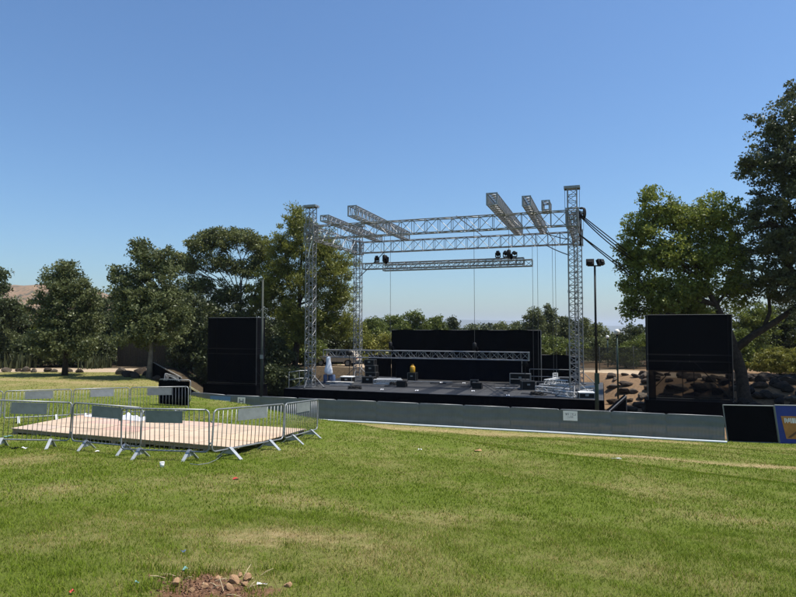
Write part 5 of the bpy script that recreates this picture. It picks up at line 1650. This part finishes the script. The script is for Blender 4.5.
# right: leaning tree with light green crown
Y = 36.2
bb = gp(745, 34.6)
def pt(px, py, Y): return at_depth(px, py, Y)
trunk = [(bb - Z3 * .2, .42), (pt(744, 396, 34.8), .36), (pt(741, 372, 35.1), .32), (pt(734, 350, 35.4), .31), (pt(729, 332, 35.6), .22), (pt(716, 305, 35.9), .17), (pt(700, 278, 36.2), .12), (pt(688, 245, 36.4), .07)]
TRn = tree('leaning_tree', 'light green tree with leaning forked trunk behind the right mesh tower', 'tree', bb, trunk,
     [lob(660, 212, Y, 22, 24), lob(640, 232, Y, 20, 22), lob(690, 222, Y, 26, 24), lob(718, 215, Y, 22, 22), lob(635, 258, Y, 20, 18), lob(668, 255, Y, 32, 24), lob(705, 260, Y, 30, 26), lob(650, 285, Y, 24, 18), lob(690, 292, Y, 30, 20), lob(628, 292, Y, 9, 16), lob(730, 250, Y, 22, 30), lob(735, 290, Y, 22, 20), lob(660, 303, Y, 24, 13), lob(690, 312, 37.2, 26, 12), lob(630, 310, Y, 8, 12), lob(622, 248, Y, 8, 8), lob(646, 196, Y, 9, 8)],
     L_LIGHT, 501, 760, 40, .16, .55, .5, group='trees on the right', shell=.6)
mb = MB().tube([pt(734, 350, 35.4), pt(752, 336, 35.2), pt(775, 322, 35.0), pt(795, 308, 34.7), pt(815, 285, 34.5)], [.25, .21, .18, .14, .08], 10)
part(TRn, 'right_limb', mb, BARK, True)
mb = MB().tube([pt(764, 328, 35.1), pt(770, 312, 35.3), pt(768, 290, 35.5), pt(760, 268, 35.6)], [.13, .10, .07, .04], 8)
part(TRn, 'side_limb', mb, BARK, True)
Y = 34.5
bb2 = gp(835, 34)
trunk = [(bb2 - Z3 * .2, .45), (pt(832, 360, 34), .36), (pt(822, 300, 34.2), .30), (pt(810, 240, 34.4), .22), (pt(795, 180, 34.5), .14), (pt(790, 120, 34.5), .06)]
tree('tall_tree', 'tall dark tree rising at the right picture edge', 'tree', bb2, trunk,
     [lob(775, 130, Y, 24, 20), lob(800, 112, Y, 34, 26), lob(768, 165, Y, 28, 24), lob(800, 170, Y, 36, 30), lob(778, 205, Y, 34, 28), lob(830, 150, Y, 36, 40), lob(772, 245, Y, 32, 26), lob(810, 240, Y, 36, 34), lob(770, 280, Y, 28, 22), lob(850, 220, Y, 40, 40), lob(752, 222, Y, 14, 16), lob(796, 92, Y, 10, 10), lob(800, 290, Y, 34, 24), lob(745, 165, Y, 9, 9), lob(865, 170, 31, 46, 44), lob(880, 235, 29, 48, 40), lob(850, 260, 37, 44, 40), lob(900, 130, 33, 44, 44)],
     L_DARK if False else leafmat('leaf_dull_green', (0.046, 0.056, 0.02), (0.135, 0.15, 0.06), 0.28), 502, 1250, 46, .155, .5, .46, group='trees on the right', shell=.58)
# shrubs and the yellow-green hedge on the right
for i, (px, Y, ty, rx, mt, lab) in enumerate(((736, 44, 330, 14, L_GREEN, 'green shrub behind the fork of the leaning tree'), (752, 50, 300, 26, L_GREEN, 'green bush behind the leaning tree, taller one'), (782, 52, 298, 28, L_DARK, 'dark bush at the right edge behind the hedge'), (700, 52, 300, 30, L_DARK, 'dark bush behind the right mesh tower crown'), (815, 50, 310, 26, L_GREEN, 'green bush cut by the right picture edge'))):
    b0, tr = up_trunk(px, Y, ty + 15, .12)
    ybot = 327 + (EYE.z - b0.z) / Y * FPX; hgt = ybot - ty
    tree('shrub', lab, 'tree', b0, tr, [lob(px, ty + hgt * .62, Y, rx, hgt * .36), lob(px - rx * .3, ty + hgt * .35, Y, rx * .7, hgt * .28), lob(px + rx * .3, ty + hgt * .28, Y, rx * .7, hgt * .24)], mt, 600 + i, 200, 36, .18, .5, .5, group='shrubs on the right')
for i, (px, Y, ty, rx, lab) in enumerate(((778, 41.8, 347, 20, 'rounded yellow green hedge bush on the path at the right'), (806, 41.5, 345, 22, 'rounded yellow green hedge bush cut by the right picture edge'))):
    b0 = gp(px, Y); ybot = 327 + (EYE.z - b0.z) / Y * FPX; hgt = ybot - ty
    tree('hedge_bush', lab, 'hedge', b0, [(b0, .08), (b0 + Z3 * .8, .05)], [lob(px, ty + hgt * .55, Y, rx, hgt * .46), lob(px, ty + hgt * .75, Y, rx * .98, hgt * .3)], L_YEL, 620 + i, 520, 44, .11, .55, .26, group='clipped hedge bushes', shell=.3)

# small pale house with a grey roof far behind the rear left tower
hb = gp(372, 92)
hx, hy, hz0 = hb
root = thing('far_house', 'small pale house with grey roof between the trees behind the rear left tower', 'house', hb)
part(root, 'wall', MB().abox(hx - 3, hx + 3, hy, hy + 5, hz0 - .3, hz0 + 4.6), HOUSE)
part(root, 'roof', MB().prism([(hx - 3.4, hy - .4, hz0 + 4.6), (hx + 3.4, hy - .4, hz0 + 4.6), (hx + 1, hy - .4, hz0 + 5.9)], (0, 5.8, 0)), ROOFM)
for k in (-1.3, 1.3):
    w_ = part(root, 'window', MB().abox(hx + k - .5, hx + k + .5, hy - .03, hy, hz0 + 2.6, hz0 + 3.8), GLASS)
    part(w_, 'sill', MB().abox(hx + k - .6, hx + k + .6, hy - .1, hy - .031, hz0 + 2.5, hz0 + 2.6), HOUSE, top=root)

# ------------------------------------------------------------------ litter, stones and bare earth in the foreground
sr = random.Random(21)
SM = [rock_mesh(k + 50, STONE) for k in range(3)]
stones = [(248, 580, .045, 'tan stone at the right rim of the bare earth patch, upper one'), (234, 583, .05, 'largest tan stone on the bare earth patch'), (229, 590, .04, 'tan stone left of the largest on the bare earth'), (288, 587, .035, 'lone tan stone right of the bare earth patch'), (176, 586, .045, 'tan stone on the left part of the bare earth'), (245, 586, .03, 'small tan stone between the two bigger ones'),
          (218, 580, .028, 'small tan stone at the back of the bare earth'), (205, 588, .03, 'small stone in the middle of the bare earth'), (240, 577, .028, 'small stone behind the upper right stone'), (192, 592, .028, 'small stone in the left middle of the bare earth')]
for (px, py, r, lab) in stones:
    p = on_ground(px, py)
    o = obj('stone', sr.choice(SM), None, p + Z3 * r * .45)
    r *= 1.25
    o.scale = (r, r * .85, r * .75); o.rotation_euler = (sr.uniform(0, 1), sr.uniform(0, 1), sr.uniform(0, 6))
    tag(o, lab, 'stone', 'stones on the bare earth')
# clods (too small to count) in the patch
v = []; rr = np.random.default_rng(4)
mb = MB()
for k in range(900):
    x = DIRT_C.x + rr.normal(0, .25); y = DIRT_C.y + rr.normal(0, .15)
    if dirt_patch(x, y) < .3: continue
    r = rr.uniform(.003, .010); c_ = Vector((x, y, hz(x, y) + r * .3))
    a = [Vector(rr.normal(size=3)).normalized() * r * rr.uniform(.7, 1.2) for _ in range(3)]
    mb.box(c_, a[0], a[0].cross(a[1]).normalized() * r * .8, a[2].normalized() * r * .7)
o = part(bpy.data.objects['ground'], 'clods', mb, M('earth_clods', (0.17, 0.09, 0.05), .95, 0, .4, 20))
o['kind'] = 'stuff'
# twigs and straw
for k in range(16):
    px = sr.uniform(160, 262); py = sr.uniform(576, 596)
    p = on_ground(px, py); a = sr.uniform(0, 6.28); L = sr.uniform(.06, .16)
    d = Vector((math.cos(a), math.sin(a) * .7, sr.uniform(0, .7)))
    single('dry_twig', MB().tube([p + Z3 * .004, p + d * L * .5 + Z3 * .014, p + d * L + Z3 * .008], [.004, .0035, .002], 5), STRAW, 'pale dry twig lying on the bare earth patch', 'twig', 'twigs on the bare earth')
def scrap(px, py, w, h, mat, lab, name='litter_scrap', up_=.03):
    p = on_ground(px, py)
    w *= .6; h *= .6; up_ *= .6
    mb = MB().grid(lambda u, v: p + Vector(((u - .5) * w, (v - .5) * h, .016 + up_ * .6 * math.sin(u * 5 + px) * math.sin(v * 4 + 1) + hz(p.x + (u - .5) * w, p.y + (v - .5) * h) - p.z + up_ * .4)), 7, 6)
    single(name, mb, mat, lab, 'litter', 'litter on the lawn', True, p)
scrap(236, 479.5, .16, .22, RED, 'red scrap of litter on the lawn below the enclosure')
scrap(24, 449, .22, .25, WCLOTH, 'white and black rag on the grass before the leftmost barrier', up_=.05)
scrap(14, 449, .30, .22, BCLOTH, 'black rag on the grass before the leftmost barrier', up_=.05)
scrap(9, 437, .30, .3, TEAL, 'teal scrap at the left tip of the plywood floor', up_=.05)
scrap(98, 452, .18, .2, WCLOTH, 'pale scrap between the feet of the second front barrier')
scrap(183, 553.5, .07, .07, BLUE, 'blue scrap on the lawn above the bare earth')
scrap(186, 571, .08, .09, TEAL, 'green plastic scrap at the back of the bare earth')
scrap(137, 585, .06, .06, TEAL, 'teal plastic scrap left of the bare earth')
scrap(262, 586, .14, .04, WCLOTH, 'white plastic strip at the right rim of the bare earth', up_=.015)
scrap(72, 594, .05, .05, RED, 'red scrap at the bottom left of the lawn')
scrap(616, 459, .5, .25, M('grey_scrap', (.45, .46, .45), .7), 'grey scrap on the lawn below the twin lamp pole')
scrap(478, 451, .3, .3, M('tan_scrap', (.40, .22, .10), .8), 'tan dry leaf scrap on the lawn before the fence')
scrap(420, 450, .16, .16, WCLOTH, 'tiny pale scrap on the lawn before the fence')
p = on_ground(162, 467.5)
root = thing('paper_cup', 'white paper cup standing on the lawn before the enclosure', 'cup', p)
part(root, 'cup', MB().tube([p + Z3 * .0, p + Z3 * .10], [.035, .045], 14), WHITE, True)
part(root, 'rim', MB().tube([p + Z3 * .098, p + Z3 * .108], [.048, .048], 14), WHITE)
# thin pale wire lying in the grass from the corner foot
P = [on_ground(px, py) + Z3 * .045 for px, py in ((190, 466), (198, 467), (208, 465.5), (216, 462), (222, 457))]
single('loose_wire', MB().tube(P, .007, 6), GALV, 'pale loose wire lying in the grass at the enclosure corner', 'wire')

# ------------------------------------------------------------------ the air: thin even haze round everything
hzm = bpy.data.materials.new('haze'); hzm.use_nodes = True
nt = hzm.node_tree
for n in list(nt.nodes): nt.nodes.remove(n)
pv = nt.nodes.new('ShaderNodeVolumePrincipled')
pv.inputs['Color'].default_value = (0.80, 0.88, 1.0, 1)
pv.inputs['Density'].default_value = 1.2e-4
pv.inputs['Anisotropy'].default_value = 0.2
out = nt.nodes.new('ShaderNodeOutputMaterial')
nt.links.new(pv.outputs[0], out.inputs['Volume'])
ho = obj('haze', MB().abox(gx[0] - 50, gx[-1] + 50, gy[0] - 50, gy[-1] + 50, -75.0, 125.0).mesh('haze', hzm))
ho['kind'] = 'stuff'; ho['label'] = 'thin blue summer haze over the valley'
